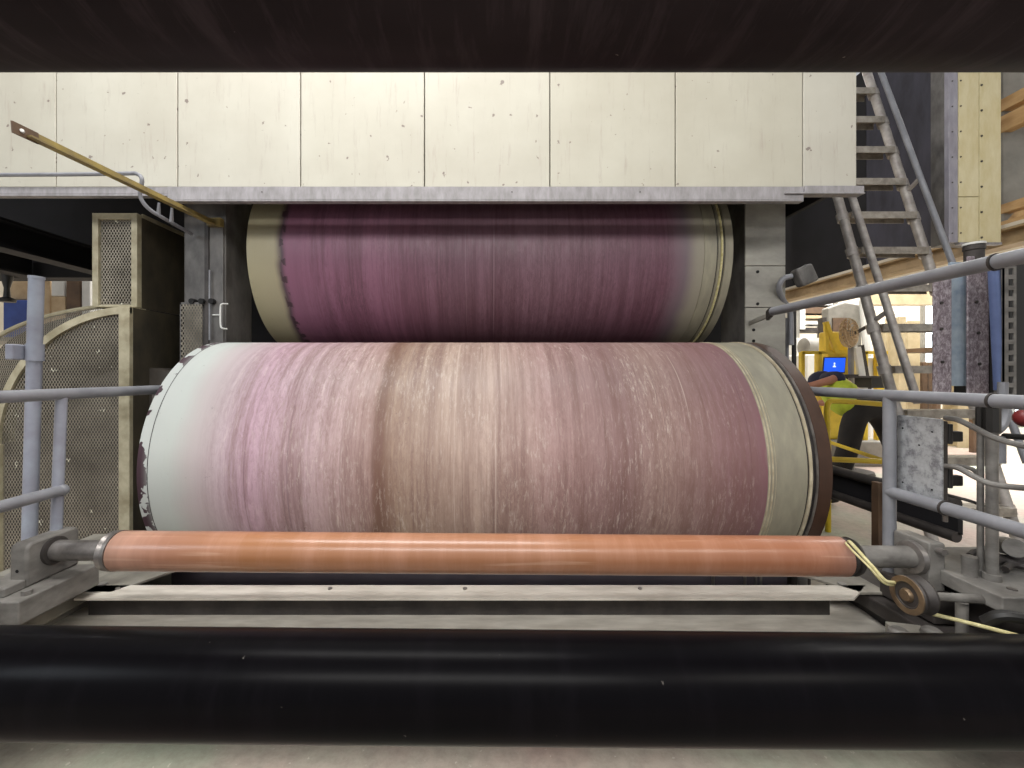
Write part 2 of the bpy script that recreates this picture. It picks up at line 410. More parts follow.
# rope running round the upper roll's right end
g = B(); t = [(1.186, 2.7+.5035*math.cos(2*PI*k/96), ZU+.5035*math.sin(2*PI*k/96)) for k in range(97)]
tube(g, t, .0055, 8, caps=False)
prop(mesh('threading_rope', g, M['rope']), 'thin cream rope lying round the right end of the upper purple roll', 'rope')

# ================================================================= HOOD
Yh = 2.0; zb = Z_(187, Yh); zt = 2.85
hood = root('machine_hood', (0, Yh, zb), 'long cream panelled steel hood above the purple roll', 'hood')
xs = [X_(p, Yh) for p in (-210, -67, 56, 177.5, 300.5, 424.5, 550, 675.5, 803, 857)]
for a, b in zip(xs, xs[1:]):
    g = B(); box(g, a+.0022, b-.0022, Yh, Yh+.025, zb, zt); mesh('panel', g, M['panel'], hood, 0, .003)
mesh('backing', box(B(), xs[0], xs[-1]-.001, Yh+.02, Yh+.05, zb+.002, zt), M['seam'], hood, 0)
mesh('side_panel', box(B(), xs[-1]-.03, xs[-1]-.002, Yh+.05, 3.28, zb+.02, zt), M['dark'], hood, 0)  # cream panel given a dark colour that paints its shade
mesh('roof_panel', box(B(), xs[0], xs[-1]-.002, Yh+.05, 3.28, zt-.05, zt), M['panel'], hood, 0)  # unseen roof, added to keep the space behind dark
g = B(); x0, x1 = X_(168, 1.97), X_(803, 1.97)
box(g, x0, x1, 1.965, 2.0, Z_(200, 1.965), Z_(186.5, 1.965)); box(g, x0, x1, 1.965, 1.998, Z_(200, 1.965)-.006, Z_(200, 1.965))
flg = mesh('flange', g, M['panel_edge'], hood, 0, .002)
g = B(); box(g, x1+.002, xs[-1], 1.96, 2.0, Z_(193, 1.965), Z_(186, 1.965)); box(g, X_(785, 1.96), xs[-1], 1.955, 2.0, Z_(194.5, 1.965), Z_(193, 1.965))
mesh('flange', g, M['panel_edge'], hood, 0, .002)
g = B(); box(g, xs[0], x0-.002, 1.97, 2.0, Z_(194, 1.97), Z_(187, 1.97)); box(g, xs[0], x0-.002, 1.97, 2.0, Z_(196, 1.97), Z_(194, 1.97))
mesh('flange', g, M['panel_edge'], hood, 0, .002)
for px in (262, 512, 640): mesh('screw', bolt(B(), (X_(px, 1.965), 1.965, Z_(192, 1.965)), (0, -1, 0), .003, .002), M['seam'], flg, 0)

# ================================================================= FRAME COLUMNS
def column_left():
    Y = 2.2; x0, x1 = X_(183, Y), X_(225, Y)
    r = root('frame_column', ((x0+x1)/2, Y+.12, 0), 'grey steel column left of the purple roll with expanded metal patch', 'column')
    box(g := B(), x0, x1, Y+.006, Y+.25, 0, 2.8); mesh('column_body', g, M['col'], r, 0, .006)
    mesh('face_strip', box(B(), X_(206, Y), X_(210, Y), Y-.012, Y+.006, 0, Z_(222, Y)), M['cast_d'], r, 0)
    mesh('cover_plate', box(B(), X_(210, Y), X_(224, Y), Y-.006, Y+.006, Z_(345, Y), Z_(224, Y)), M['col'], r, 0, .002)
    mesh('mesh_panel', box(B(), X_(184, Y), X_(205, Y), Y-.022, Y-.018, .3, Z_(305, Y)), M['mesh'], r, 0)
    mesh('mesh_frame', box(box(B(), X_(183, Y), X_(206, Y), Y-.022, Y-.006, Z_(305, Y), Z_(303, Y)), X_(183, Y), X_(184.2, Y), Y-.022, Y-.006, .3, Z_(303, Y)), M['col'], r, 0)
    for p in (195, 204.5, 214.5):
        g = B(); q = W(p, 302, Y); tube(g, [q+Vector((0, .005, 0)), q+Vector((0, -.03, 0))], .014, 10); mesh('bolt', g, M['hole'], r)
    g = B(); tube(g, [W(209.5, 270, Y-.02), W(209.5, 340, Y-.02)], .004, 8); mesh('conduit', g, M['rail'], r)
    h = B(); tube(h, curve([W(228, 304, 2.15), W(222, 304, 2.13), W(220.5, 308, 2.13), W(220.5, 324, 2.13), W(222, 328, 2.13), W(227, 329, 2.15)], 5), .004, 8)
    tube(h, [W(213, 315, 2.19), W(220.5, 315, 2.13)], .004, 8)
    mesh('hook_handle', h, M['white'], r)
column_left()
def column_right():
    Y = 2.3; x0, x1 = X_(745, Y), X_(785, Y)
    r = root('frame_column', ((x0+x1)/2, Y+.12, 0), 'pale grey plated steel column right of the purple roll', 'column')
    box(g := B(), x0+.004, x1-.004, Y+.008, Y+.25, 0, 2.8); mesh('column_body', g, M['col'], r, 0, .006)
    zz = [Z_(p, Y) for p in (420, 307.5, 266, 190)]
    for a, b in zip(zz, zz[1:]):
        mesh('face_plate', box(B(), x0, x1, Y-.004, Y+.008, a+.002, b-.002), M['col_l'], r, 0, .002)
    for px, py in ((757, 272), (757, 304), (753, 341), (753, 330)):
        g = B(); q = W(px, py, Y); tube(g, [q+Vector((0, .002, 0)), q+Vector((0, -.008, 0))], .008, 8); mesh('bolt', g, M['hole'], r)
column_right()
# bearing boxes carrying the journals (behind the roll ends)
def bearing_box(label, s, Y, z, x0, x1):
    r = root('bearing_housing', (s*(x0+x1)/2, Y, z-.2), label, 'bearing')
    g = B(); a, b = sorted((s*x0, s*x1)); box(g, a, b, Y-.12, Y+.12, z-.15, z+.15); mesh('housing', g, M['cast_d'], r, 0, .03)
    g = B(); lathe(g, [(s*(x0-.015), .12), (s*x0, .12)], (0, Y, z)); mesh('bearing_cap', g, M['cast_d'], r)
    mesh('pedestal', box(B(), a+.005, b-.005, Y-.11, Y+.11, 0 if z < 1 else z-.3, z-.17), M['cast_d'], r, 0, .01)
bearing_box('dark bearing housing hidden at the left end of the lower pink roll', -1, 2.0, ZL, 1.32, 1.42)
bearing_box('dark bearing housing hidden at the right end of the lower pink roll', 1, 2.0, ZL, 1.32, 1.42)

# black sheet added so the space behind the rolls stays dark
prop(mesh('shade_backing', box(B(), -2.45, 2.22, 3.3, 3.4, 0, 2.8), M['dark'], smooth=0), 'black sheet added for the darkness behind the two big rolls', 'panel')
dk = root('mezzanine', (-3.6, 3.3, 1.75), 'dark steel mezzanine underside left behind the cream hood', 'mezzanine')
mesh('fascia', box(B(), -5.5, -2.46, 3.3, 3.4, Z_(277, 3.3), 2.8), M['dark'], dk, 0)
mesh('deck', box(B(), -5.5, -2.46, 3.0, 3.3, 2.9, 2.98), M['dark'], dk, 0)
mesh('beam', box(B(), -5.5, -2.46, 3.15, 3.28, Z_(279, 3.2), Z_(264, 3.2)), M['dark'], dk, 0, .005)
for x in (-2.75, -3.35):
    g = B(); box(g, x-.06, x+.06, 2.3, 3.14, 1.80, 1.815); box(g, x-.005, x+.005, 2.3, 3.14, 1.815, 1.95); box(g, x-.06, x+.06, 2.3, 3.14, 1.95, 1.965)
    mesh('beam', g, M['dark'], dk, 0)

# ================================================================= FOREGROUND ROLLS
def fore_roll(name, label, c, R, mat, tilt, xe=1.48, n=96):
    r = root(name, (0, c[1], c[2]-R), label, 'roll')
    g = B(); lathe(g, [(-xe, R-.006), (-xe+.006, R), (xe-.006, R), (xe, R-.006)], c, n=n)
    bmesh.ops.rotate(g, verts=g.verts, cent=c, matrix=Matrix.Rotation(math.radians(tilt), 3, 'Y'))
    mesh('roll_shell', g, mat, r, 30)
    for s in (-1, 1):
        g = B(); lathe(g, [(s*(xe-.01), .035), (s*1.66, .035)], c, n=24)
        bmesh.ops.rotate(g, verts=g.verts, cent=c, matrix=Matrix.Rotation(math.radians(tilt), 3, 'Y'))
        mesh('journal', g, M['steel'], r, 30)
cB = (0, .905, CAMZ-.653); cT = (0, .69, CAMZ+.728)
fore_roll('guide_roll', 'glossy black guide roll across the bottom of the view above the concrete floor', cB, .100, M['black_gloss'], .5)
fore_roll('guide_roll', 'dusty black guide roll across the top of the view above the cream hood', cT, .200, M['black_matt'], 0)
for s, lab in ((-1, 'left'), (1, 'right')):
    r = root('roll_stand', (s*1.64, .8, 0), 'grey roll stand beyond the %s edge of the view holding both black rolls' % lab, 'stand')
    mesh('post', box(B(), s*1.64-.05, s*1.64+.05, .72, 1.0, 0, cT[2]+.25), M['cast'], r, 0, .01)
    mesh('foot', box(B(), s*1.64-.12, s*1.64+.12, .55, 1.2, 0, .04), M['cast'], r, 0, .01)

# terracotta roll
Yc = 1.28; zc = Z_(553.5, Yc); Rc = .0565
r = root('spreader_roll', (0, Yc, zc-Rc), 'slim terracotta coloured roll in front of the big pink roll', 'roll')
xl, xr = X_(105, 1.232), X_(855, 1.232)
def tilted(g, t=.45):
    bmesh.ops.rotate(g, verts=g.verts, cent=(0, Yc, zc), matrix=Matrix.Rotation(math.radians(t), 3, 'Y')); return g
mesh('roll_cover', tilted(lathe(B(), [(xl, Rc-.003), (xl+.003, Rc), (xr-.003, Rc), (xr, Rc-.003)], (0, Yc, zc), n=64)), M['copper'], r)
mesh('end_collar', tilted(lathe(B(), [(xl-.038, .034), (xl-.034, .048), (xl-.026, .056), (xl-.015, .050), (xl-.010, .058), (xl, .058)], (0, Yc, zc))), M['steel'], r)
mesh('end_collar', tilted(lathe(B(), [(xr, .055), (xr+.008, .055), (xr+.010, .045), (xr+.022, .045), (xr+.024, .055), (xr+.032, .052), (xr+.034, .033)], (0, Yc, zc))), M['cast_d'], r)
mesh('shaft', tilted(lathe(B(), [(-1.33, .029), (xl-.03, .029)], (0, Yc, zc), n=32)), M['steel'], r)
mesh('shaft', tilted(lathe(B(), [(xr+.03, .031), (1.285, .031)], (0, Yc, zc), n=32)), M['cast'], r)

def plate_round(bm, y0, y1, z0, z1, x0, x1, rr=.02):
    pl = []
    for cy, cz, a0 in ((y1-rr, z1-rr, 0), (y0+rr, z1-rr, 90)):
        for k in range(5): a = math.radians(a0+k*22.5); pl.append((cy+rr*math.cos(a), cz+rr*math.sin(a)))
    pl += [(y0, z0), (y1, z0)]
    return prism(bm, pl, 'X', x0, x1)
# left bearing
r = root('bearing_block', (-1.33, 1.27, CAMZ-.72), 'grey cast bearing block holding the left end of the terracotta roll', 'bearing')
mesh('housing', plate_round(B(), 1.205, 1.36, CAMZ-.60, CAMZ-.477, -1.348, -1.298), M['cast'], r, 40, .007)
g = B(); lathe(g, [(-1.30, .040), (-1.290, .040), (-1.288, .034)], (0, Yc, zc-.0), n=32); mesh('bearing_ring', tilted(g), M['cast_d'], r)
g = B(); prism(g, [(-1.44, 1.16), (-1.40, 1.13), (-1.24, 1.13), (-1.235, 1.36), (-1.44, 1.36)], 'Z', CAMZ-.665, CAMZ-.60); mesh('base_slab', g, M['cast'], r, 0, .004)
mesh('base_step', box(B(), -1.40, -1.30, 1.150, 1.205, CAMZ-.60, CAMZ-.575), M['cast'], r, 0, .004)
mesh('sole_plate', box(B(), -1.62, -1.31, 1.05, 1.42, CAMZ-.70, CAMZ-.665), M['bed'], r, 0, .004)
for p in ((-1.36, 1.175, CAMZ-.575), (-1.26, 1.17, CAMZ-.60)): mesh('bolt', bolt(B(), p, (0, 0, 1), .012, .012), M['cast'], r, 0)
mesh('bolt', bolt(B(), (-1.325, 1.206, CAMZ-.553), (0, -1, 0), .005, .002), M['hole'], r, 0)
# right bearing
r = root('bearing_block', (1.28, 1.29, CAMZ-.70), 'grey square bearing block holding the right end of the terracotta roll', 'bearing')
mesh('housing', plate_round(B(), 1.235, 1.345, CAMZ-.625, CAMZ-.487, 1.262, 1.308, .006), M['cast'], r, 40, .003)
g = B(); lathe(g, [(1.245, .036), (1.248, .046), (1.262, .048)], (0, Yc, zc), n=32); mesh('bearing_ring', tilted(g), M['steel'], r)
mesh('bolt', tube(B(), [(1.285, 1.237, CAMZ-.505), (1.285, 1.215, CAMZ-.505)], .009, 10), M['steel'], r)
mesh('bolt', tube(B(), [(1.264, 1.26, CAMZ-.51), (1.258, 1.26, CAMZ-.51)], .004, 8), M['hole'], r)
mesh('foot', box(B(), 1.24, 1.33, 1.20, 1.37, CAMZ-.70, CAMZ-.625), M['cast_d'], r, 0, .004)

# ================================================================= MACHINE BED, TRAYS
bed = root('machine_bed', (0, 1.5, 0), 'dusty grey machine bed under the terracotta roll', 'machine')
g = B(); box(g, -1.75, -1.33, 1.0, 1.9, CAMZ-.75, CAMZ-.705); box(g, -1.72, -1.36, 1.30, 1.9, 0, CAMZ-.75); mesh('side_beam', g, M['bed'], bed, 0, .006)
g = B(); box(g, 1.20, 1.75, 1.04, 1.60, CAMZ-.75, CAMZ-.705); box(g, 1.23, 1.72, 1.32, 1.58, 0, CAMZ-.75); mesh('side_beam', g, M['cast_d'], bed, 0, .006)
g = B(); box(g, -1.32, 1.19, 1.40, 1.50, 0, CAMZ-.79); mesh('cross_beam', g, M['cast_d'], bed, 0, .006)
ly0 = 1.285
g = B(); prism(g, [(-1.42, ly0), (1.215, ly0), (1.25, 1.55), (-1.32, 1.55)], 'Z', CAMZ-.79, CAMZ-.78); mesh('lower_tray', g, M['tray'], bed, 0, .002)
g = B(); prism(g, [(-1.28, 1.322), (1.12, 1.322), (1.23, 1.406), (-1.31, 1.406)], 'Z', CAMZ-.697, CAMZ-.690)
upt = mesh('upper_tray', g, M['tray'], bed, 0, .001)
g = B(); box(g, -1.30, 1.10, 1.392, 1.404, CAMZ-.78, CAMZ-.697); mesh('tray_support_shade', g, M['cast_d'], bed, 0)  # support whose dark colour also paints the shadow under the upper tray
for px in (118, 465, 640, 330): mesh('bolt', bolt(B(), (X_(px, 1.38), 1.38, CAMZ-.69), (0, 0, 1), .007, .004), M['steel'], upt, 0)
for x in (-1.27, 1.155): mesh('bolt', bolt(B(), (x, 1.41, CAMZ-.70), (0, 0, 1), .014, .014), M['cast'], bed, 0)
mesh('shaded_wall', box(B(), -1.2, 1.12, 1.62, 1.66, 0.05, CAMZ-.73), M['shaded_wall'], bed, 0)  # plate for the wall under the roll, its shadow painted in
g = B()
prism(g, [(-1.325, 1.36), (-1.20, 1.36), (-1.05, 1.62), (-1.325, 1.62)], 'Z', CAMZ-.699, CAMZ-.69); mesh('corner_plate', g, M['bed'], bed, 0, .002)
g = B(); prism(g, [(1.06, 1.50), (1.17, 1.36), (1.26, 1.36), (1.26, 1.62)], 'Z', CAMZ-.699, CAMZ-.69); mesh('corner_plate', g, M['bed'], bed, 0, .002)
for px, rr in ((713, .006), (745, .005), (756, .004), (761, .004)):
    mesh('drain_pipe', tube(B(), [W(px, 566, 1.6), W(px, 600, 1.6)], rr, 8), M['steel'], bed)
# edge plate and bolts lower right near black roll
g = B(); prism(g, [(1.05, 1.06), (1.20, 1.04), (1.20, 1.20), (1.12, 1.22)], 'Z', CAMZ-.735, CAMZ-.70); mesh('corner_plate', g, M['bed'], bed, 0, .003)
for px in (899, 932):
    g = B(); q = W(px, 632, 1.13); lathe(g, [(-.006, .024), (.004, .022), (.010, .014)], q, 'Z', 20); mesh('bolt', g, M['cast'], bed)

# ================================================================= LOWER RIGHT DRIVE
# pulley with axle
q = W(909, 595, 1.10); r = root('rope_pulley', (q.x, 1.10, q.z-.05), 'grooved bronze-faced rope pulley below the right bearing block', 'pulley')
g = B(); prof = [(-.004, .028), (-.006, .030), (-.006, .045), (0, .047), (.008, .040), (.014, .038), (.020, .040), (.028, .047), (.034, .045), (.034, .02)]
lathe(g, prof, q, n=40, caps=True); whl = mesh('wheel', g, M['cast_d'], r)
g = B()
R_ = [[Vector((q.x-.008+dx, q.y+rr*math.cos(2*PI*k/40), q.z+rr*math.sin(2*PI*k/40))) for k in range(40)] for dx, rr in ((.003, .0465), (0, .046), (0, .033), (.003, .032))]
rings(g, [[g.verts.new(v) for v in ring] for ring in R_]+[], True, False); mesh('face_ring', g, M['brass'], whl)
mesh('hub', lathe(B(), [(-.012, .014), (-.006, .017), (0, .017)], q, n=20), M['brass'], whl)
e = Vector((1.29, 1.13, CAMZ-.592)); mesh('axle', tube(B(), [q+Vector((.03, 0, 0)), q+Vector((.08, 0, -.004)), e], [.011, .010, .012], 12), M['cast'], r)
# rope
g = B()
a = W(846, 541, 1.235)
tube(g, curve([W(852, 545, 1.30), W(849, 541.5, 1.245), W(853, 545, 1.215), W(872, 566, 1.15), W(886, 581, 1.125), q+Vector((.018, .041, .010)), q+Vector((.020, .038, -.016)), q+Vector((.020, .012, -.040))], 8), .0045, 8)
tube(g, curve([W(850, 543, 1.29), W(846, 543, 1.235), W(850, 548, 1.21), W(869, 567, 1.14), W(884, 583, 1.125), q+Vector((.013, .042, .004))], 8), .0028, 8)
prop(mesh('drive_rope', g, M['rope']), 'cream rope running from the terracotta roll end down to the pulley', 'rope')
g = B(); tube(g, curve([q+Vector((.022, .02, -.046)), W(945, 617, 1.10), W(985, 627, 1.06), W(1024, 637, 1.03), W(1080, 648, .98)], 6), .005, 8)
prop(mesh('drive_rope', g, M['rope']), 'pale yellow rope trailing to the lower right from the pulley', 'rope')
# slide block
r = root('slide_block', (1.42, 1.2, CAMZ-.60), 'grey machined slide block right of the pulley', 'block')
g = B(); prism(g, [(1.318, 1.40), (1.290, 1.20), (1.288, 1.08), (1.55, 1.08), (1.60, 1.40)], 'Z', CAMZ-.602, CAMZ-.562); mesh('block_body', g, M['cast'], r, 0, .003)
mesh('support', box(B(), 1.34, 1.55, 1.12, 1.38, CAMZ-.706, CAMZ-.602), M['cast_d'], r, 0, .004)
mesh('locating_pin', tube(B(), [(1.338, 1.20, CAMZ-.562), (1.338, 1.20, CAMZ-.508)], .0165, 20), M['cast'], r)
mesh('bolt', bolt(B(), (1.36, 1.12, CAMZ-.562), (0, 0, 1), .010, .004), M['steel'], r, 0)
# pins under block
r = root('clamp_bolt', (1.24, 1.14, CAMZ-.70), 'short upright stud between pulley and slide block', 'bolt')
mesh('stud', tube(B(), [(1.262, 1.15, CAMZ-.70), (1.262, 1.15, CAMZ-.61)], .013, 14), M['cast'], r)
# motor behind
r = root('gear_motor', (1.72, 1.62, CAMZ-.71), 'dusty tan cylindrical gear motor behind the slide block', 'motor')
zc2 = Z_(563, 1.55)
mesh('motor_body', lathe(B(), [(1.60, .040), (1.61, .050), (1.80, .052), (1.81, .058), (1.88, .058), (1.885, .05)], (0, 1.55, zc2), n=28), M['bed'], r, 30)
mesh('foot', box(B(), 1.62, 1.86, 1.50, 1.60, CAMZ-.78, zc2-.045), M['cast_d'], r, 0)
mesh('plug', tube(B(), [W(1004, 545, 1.32), W(1015, 548, 1.25)], .026, 16), M['cast'], r)
mesh('stand', box(B(), 1.64, 1.84, 1.49, 1.61, 0, CAMZ-.78), M['cast_d'], r, 0)
# coil of hose, right bottom corner
r = root('black_hose', (1.48, 1.09, CAMZ-.705), 'black rubber hose looped at the lower right behind the black roll', 'hose')
mesh('hose_loop', tube(B(), curve([W(985, 622, 1.08), W(1000, 616, 1.06), W(1020, 618, 1.05), W(1045, 626, 1.05), W(1080, 622, 1.06)], 6), .014, 10), M['blackbox'], r)
r = root('cable_bundle', (1.5, 1.3, CAMZ-.56), 'dark greasy cable bundle on the slide block', 'cable')
for k in range(4):
    y = 1.30-.03*k
    mesh('cable', tube(B(), curve([(1.45, y, CAMZ-.55), (1.50, y+.02, CAMZ-.545), (1.56, y-.01, CAMZ-.552), (1.75, y, CAMZ-.55)], 5), .009, 8), M['cast_d'], r)

# ================================================================= RIGHT GUARD RAILS
XR = 1.27; rr_ = .0235
def ring_clamp(parent, p, d, r): mesh('ring_clamp', tube(B(), [Vector(p)-Vector(d)*.003, Vector(p)+Vector(d)*.003], r, 18), M['cast_d'], parent)
r = root('guard_rail', (XR, 1.37, CAMZ-.70), 'grey tubular guard rail with post in front of the ladder', 'railing')
zr = CAMZ-.068
mesh('mid_tube', tube(B(), [(XR, 1.80, zr), (XR, .60, zr)], .0178, 20), M['rail'], r)
mesh('lower_tube', tube(B(), [(XR, 1.365, CAMZ-.374), (XR, .60, CAMZ-.374)], .0178, 20), M['rail'], r)
mesh('post', tube(B(), [(XR, 1.367, CAMZ-.705), (XR, 1.367, zr)], .0172, 20), M['rail'], r)
mesh('end_post', tube(B(), [(XR, .62, .0), (XR, .62, CAMZ+.28)], .022, 20), M['rail'], r)
mesh('end_post', tube(B(), [(XR+.03, 1.79, .0), (XR+.03, 1.79, zr+.01)], .018, 14), M['cast'], r)
ring_clamp(r, (XR, 1.085, zr), (0, 1, 0), .0205); ring_clamp(r, (XR, 1.20, CAMZ-.374), (0, 1, 0), .0205)
mesh('ring_stud', tube(B(), [(XR, 1.20, CAMZ-.395), (XR, 1.20, CAMZ-.412)], .006, 8), M['steel'], r)
r = root('handrail', (XR, 1.5, CAMZ+.25), 'upper grey handrail rising to the right, fixed to the pale column', 'railing')
mesh('tube', tube(B(), [(XR, 1.93, CAMZ+.281), (XR, .60, CAMZ+.281)], .0190, 20), M['rail'], r)
mesh('flattened_end', bar(B(), (XR, 1.94, CAMZ+.281), (XR+.02, 2.0, CAMZ+.27), .014, .045), M['cast_d'], r, 0, .003)
mesh('wall_bracket', bar(B(), (XR+.02, 1.99, CAMZ+.272), (XR+.12, 2.30, CAMZ+.272), .012, .022), M['col_l'], r, 0, .003)
ring_clamp(r, (XR, 1.08, CAMZ+.281), (0, 1, 0), .022)

# junction plate
r = root('junction_box', (1.33, 1.31, CAMZ-.39), 'spotted galvanised plate with cable glands fixed inside the guard rail', 'electrical box')
cvp = mesh('cover_plate', box(B(), 1.298, 1.306, 1.237, 1.372, CAMZ-.386, CAMZ-.130), M['galv'], r, 0, .002)
mesh('box_body', box(B(), 1.306, 1.322, 1.240, 1.369, CAMZ-.380, CAMZ-.136), M['cast_d'], r, 0, .003)
for z in (-.172, -.30):
    mesh('cable_gland', box(box(B(), 1.322, 1.335, 1.238, 1.262, CAMZ+z-.030, CAMZ+z+.028), 1.335, 1.366, 1.24, 1.26, CAMZ+z-.024, CAMZ+z+.006), M['blackbox'], r, 0, .003)
for y, z in ((1.352, -.17), (1.352, -.34), (1.262, -.17), (1.262, -.34), (1.30, -.215)): mesh('screw', tube(B(), [(1.299, y, CAMZ+z), (1.2965, y, CAMZ+z)], .0025, 8), M['hole'], cvp)
def cable(label, pts, rad, m='cast', name='cable'):
    return prop(mesh(name, tube(B(), curve(pts, 6), rad, 10), M[m]), label, 'cable', 'cables at the galvanised plate')
cable('grey cable leaving the top gland of the galvanised plate', [W(946, 418, 1.24), W(958, 420, 1.20), W(975, 428, 1.16), W(995, 438, 1.12), W(1024, 446, 1.08), W(1070, 455, 1.0)], .0075)
cable('grey cable leaving the middle of the galvanised plate', [W(945, 466, 1.24), W(958, 468, 1.20), W(975, 477, 1.16), W(992, 484, 1.13), W(1024, 488, 1.08), W(1070, 490, 1.0)], .0075)
cable('thin grey cable looping down beside the conduits', [W(947, 466, 1.25), W(965, 467, 1.24), W(976, 472, 1.23), W(980, 484, 1.22), W(980, 505, 1.22), W(981, 540, 1.22)], .006)
cable('thin dark cable from the foot of the galvanised plate', [W(944, 494, 1.26), W(955, 497, 1.25), W(970, 501, 1.23), W(984, 506, 1.22)], .0045, 'cast_d')
# conduits
for px, py, rad, lab, yy in ((992, 583, .0125, 'thick grey conduit standing right of the galvanised plate', 1.175), (980.5, 574, .0075, 'thin grey conduit standing just left of the thick one', 1.20)):
    zt_ = Z_(398, yy); g = B(); x = X_(px, yy)
    r = root('conduit', (x, yy, CAMZ-.562), lab, 'pipe')
    mesh('pipe', tube(B(), [(x, yy, CAMZ-.562), (x, yy, zt_)], rad, 14), M['cast'], r)
    mesh('coupling', tube(B(), [(x, yy, CAMZ-.562), (x, yy, CAMZ-.545)], rad*1.5, 14), M['cast'], r)
    mesh('fitting', tube(B(), [(x, yy, Z_(432, yy)), (x, yy, Z_(404, yy))], rad*1.35, 8), M['blackbox'], r)
# bent pipe
r = root('bent_pipe', W(1000, 463, 1.3), 'pale grey bent pipe hanging below the blue tube', 'pipe')
mesh('pipe', tube(B(), curve([W(1003, 382, 1.3), W(1003, 400, 1.3), W(1006, 412, 1.3), W(1003, 424, 1.3), W(996, 431, 1.3), W(985, 436, 1.3)], 8), .012, 12), M['rail'], r)
mesh('nipple', tube(B(), [W(1005, 436, 1.3), W(1068, 440, 1.1)], .009, 10), M['blackbox'], r)
mesh('sleeve', tube(B(), [W(1000, 436, 1.3), W(1000, 463, 1.3)], .013, 14), M['rail'], r)
r = root('stop_button', W(1026, 424, 1.2), 'round dark red button at the right edge of the view', 'button')
g = B(); q2 = W(1026, 418, 1.2); bmesh.ops.create_uvsphere(g, u_segments=16, v_segments=10, radius=.026, matrix=Matrix.Translation(q2)); mesh('button_head', g, M['red'], r)
mesh('arm', tube(B(), [q2, q2+Vector((.2, 0, -.01))], .008, 8), M['blackbox'], r)

# steel posts behind the handrail
def strip(bm, x0p, x1p, ya, yb, Y, d=.02): 
    return box(bm, X_(x0p, Y), X_(x1p, Y), Y, Y+d, Z_(yb, Y), Z_(ya, Y))
Ys = 1.62
r = root('steel_channel_post', (X_(962, Ys), Ys, Z_(394, Ys)), 'mottled dark steel double channel hanging behind the handrail, capped with a pale disc', 'post')
fb1 = mesh('flange_bar', strip(B(), 934, 952, 272, 396, Ys, .008), M['mottle'], r, 0, .003)
fb2 = mesh('flange_bar', strip(B(), 968, 989.5, 256, 398, Ys, .008), M['mottle'], r, 0, .003)
mesh('web_plate', strip(B(), 951, 968, 262, 386, Ys+.015, .012), M['bluesteel'], r, 0, .002)
for px, py in ((941, 303), (976, 302), (942, 362), (979, 364), (941, 329), (978, 333)): mesh('rivet', tube(B(), [W(px, py, Ys)+Vector((0, .001, 0)), W(px, py, Ys)+Vector((0, -.004, 0))], .006, 7), M['cast_d'], fb1 if px < 955 else fb2, 0)
q3 = W(974, 256, Ys+.02); cap_ = mesh('cap', lathe(B(), [(-.02, .028), (.02, .028), (.022, .031), (.038, .031), (.040, .028)], q3, 'Z', 28), [M['cast_d']], r)
mesh('cap_disc', lathe(B(), [(.041, .032), (.049, .032)], q3, 'Z', 28), M['white'], cap_)
mesh('fixing_arm', box(B(), X_(985, Ys), X_(1010, Ys), Ys+.032, Ys+.045, CAMZ+.255, CAMZ+.28), M['cast_d'], r, 0)
mesh('fixing_arm', box(B(), X_(951, Ys), X_(1010, Ys), Ys+.032, Ys+.045, CAMZ-.040, CAMZ-.025), M['cast_d'], r, 0)
r = root('blue_tube', W(996, 392, 1.5), 'deep blue-grey upright tube right of the mottled steel channel', 'pipe')
mesh('tube', tube(B(), [W(993.5, 268, 1.55), W(999.5, 390, 1.55)], .015, 20), M['deepblue'], r)
r = root('control_cabinet', (X_(1040, 1.5), 1.55, Z_(396, 1.5)), 'black-green cabinet with perforated steel strip at the right edge', 'cabinet')
mesh('cabinet_body', box(B(), X_(1003, 1.58), X_(1100, 1.58), 1.56, 1.75, Z_(396, 1.5), Z_(258, 1.5)), M['blackbox'], r, 0, .004)
mesh('stand', box(B(), X_(1085, 1.58), X_(1098, 1.58), 1.60, 1.70, 0, Z_(396, 1.5)), M['cast_d'], r, 0)
g = B(); yA = 1.53; zz0, zz1 = Z_(396, yA), Z_(266, yA); xa, xb = X_(1003.5, yA), X_(1016.5, yA)
hw = .014; n = 12; xc = (xa+xb)/2+.004; pitch = (zz1-zz0)/n
box(g, xa, xc-hw/2*1.3, yA, yA+.004, zz0, zz1); box(g, xc+hw/2*1.3, xb, yA, yA+.004, zz0, zz1)
for k in range(n+1):
    z = zz0+k*pitch; box(g, xc-hw*.66, xc+hw*.66, yA, yA+.004, max(zz0, z-pitch*.20), min(zz1, z+pitch*.20))
box(g, xa, xa+.004, yA, yA+.03, zz0, zz1)
mesh('perforated_strip', g, M['cast'], r, 0)

# ================================================================= LADDER
r = root('ship_ladder', (2.7, 2.3, 0), 'steep galvanised steel ladder with tubular handrails right of the cream hood', 'ladder')
def stile(Xs, Ya, za, Yb, zb_): # returns function z -> point on line
    return lambda z: Vector((Xs, Ya+(z-za)/(zb_-za)*(Yb-Ya), z))
XL_, XR_ = 2.44, 2.905
L = stile(XL_, 3.0, CAMZ+1.25, 2.385, CAMZ-.78); Rr = stile(XR_, 3.0, CAMZ+1.25, 2.42, CAMZ-.78)
def stile2(a, b): return lambda z: a+(b-a)*((z-a.z)/(b.z-a.z))
L = stile2(W(837, 195, 3.0), Vector((XL_-.02, 2.39, CAMZ-.784)))
Rr = stile2(Vector((XR_, 3.0, CAMZ+1.25)), Vector((XR_, 2.40, CAMZ-.80)))
for Sf in (L, Rr):
    g = B(); tube(g, [Sf(0.0), Sf(CAMZ+2.45)], .027, 16); mesh('stile', g, M['ladder'], r)
tops = [Z_(p, 3.0) for p in (251, 215)]
z = CAMZ+.832-.262*7; k = 0
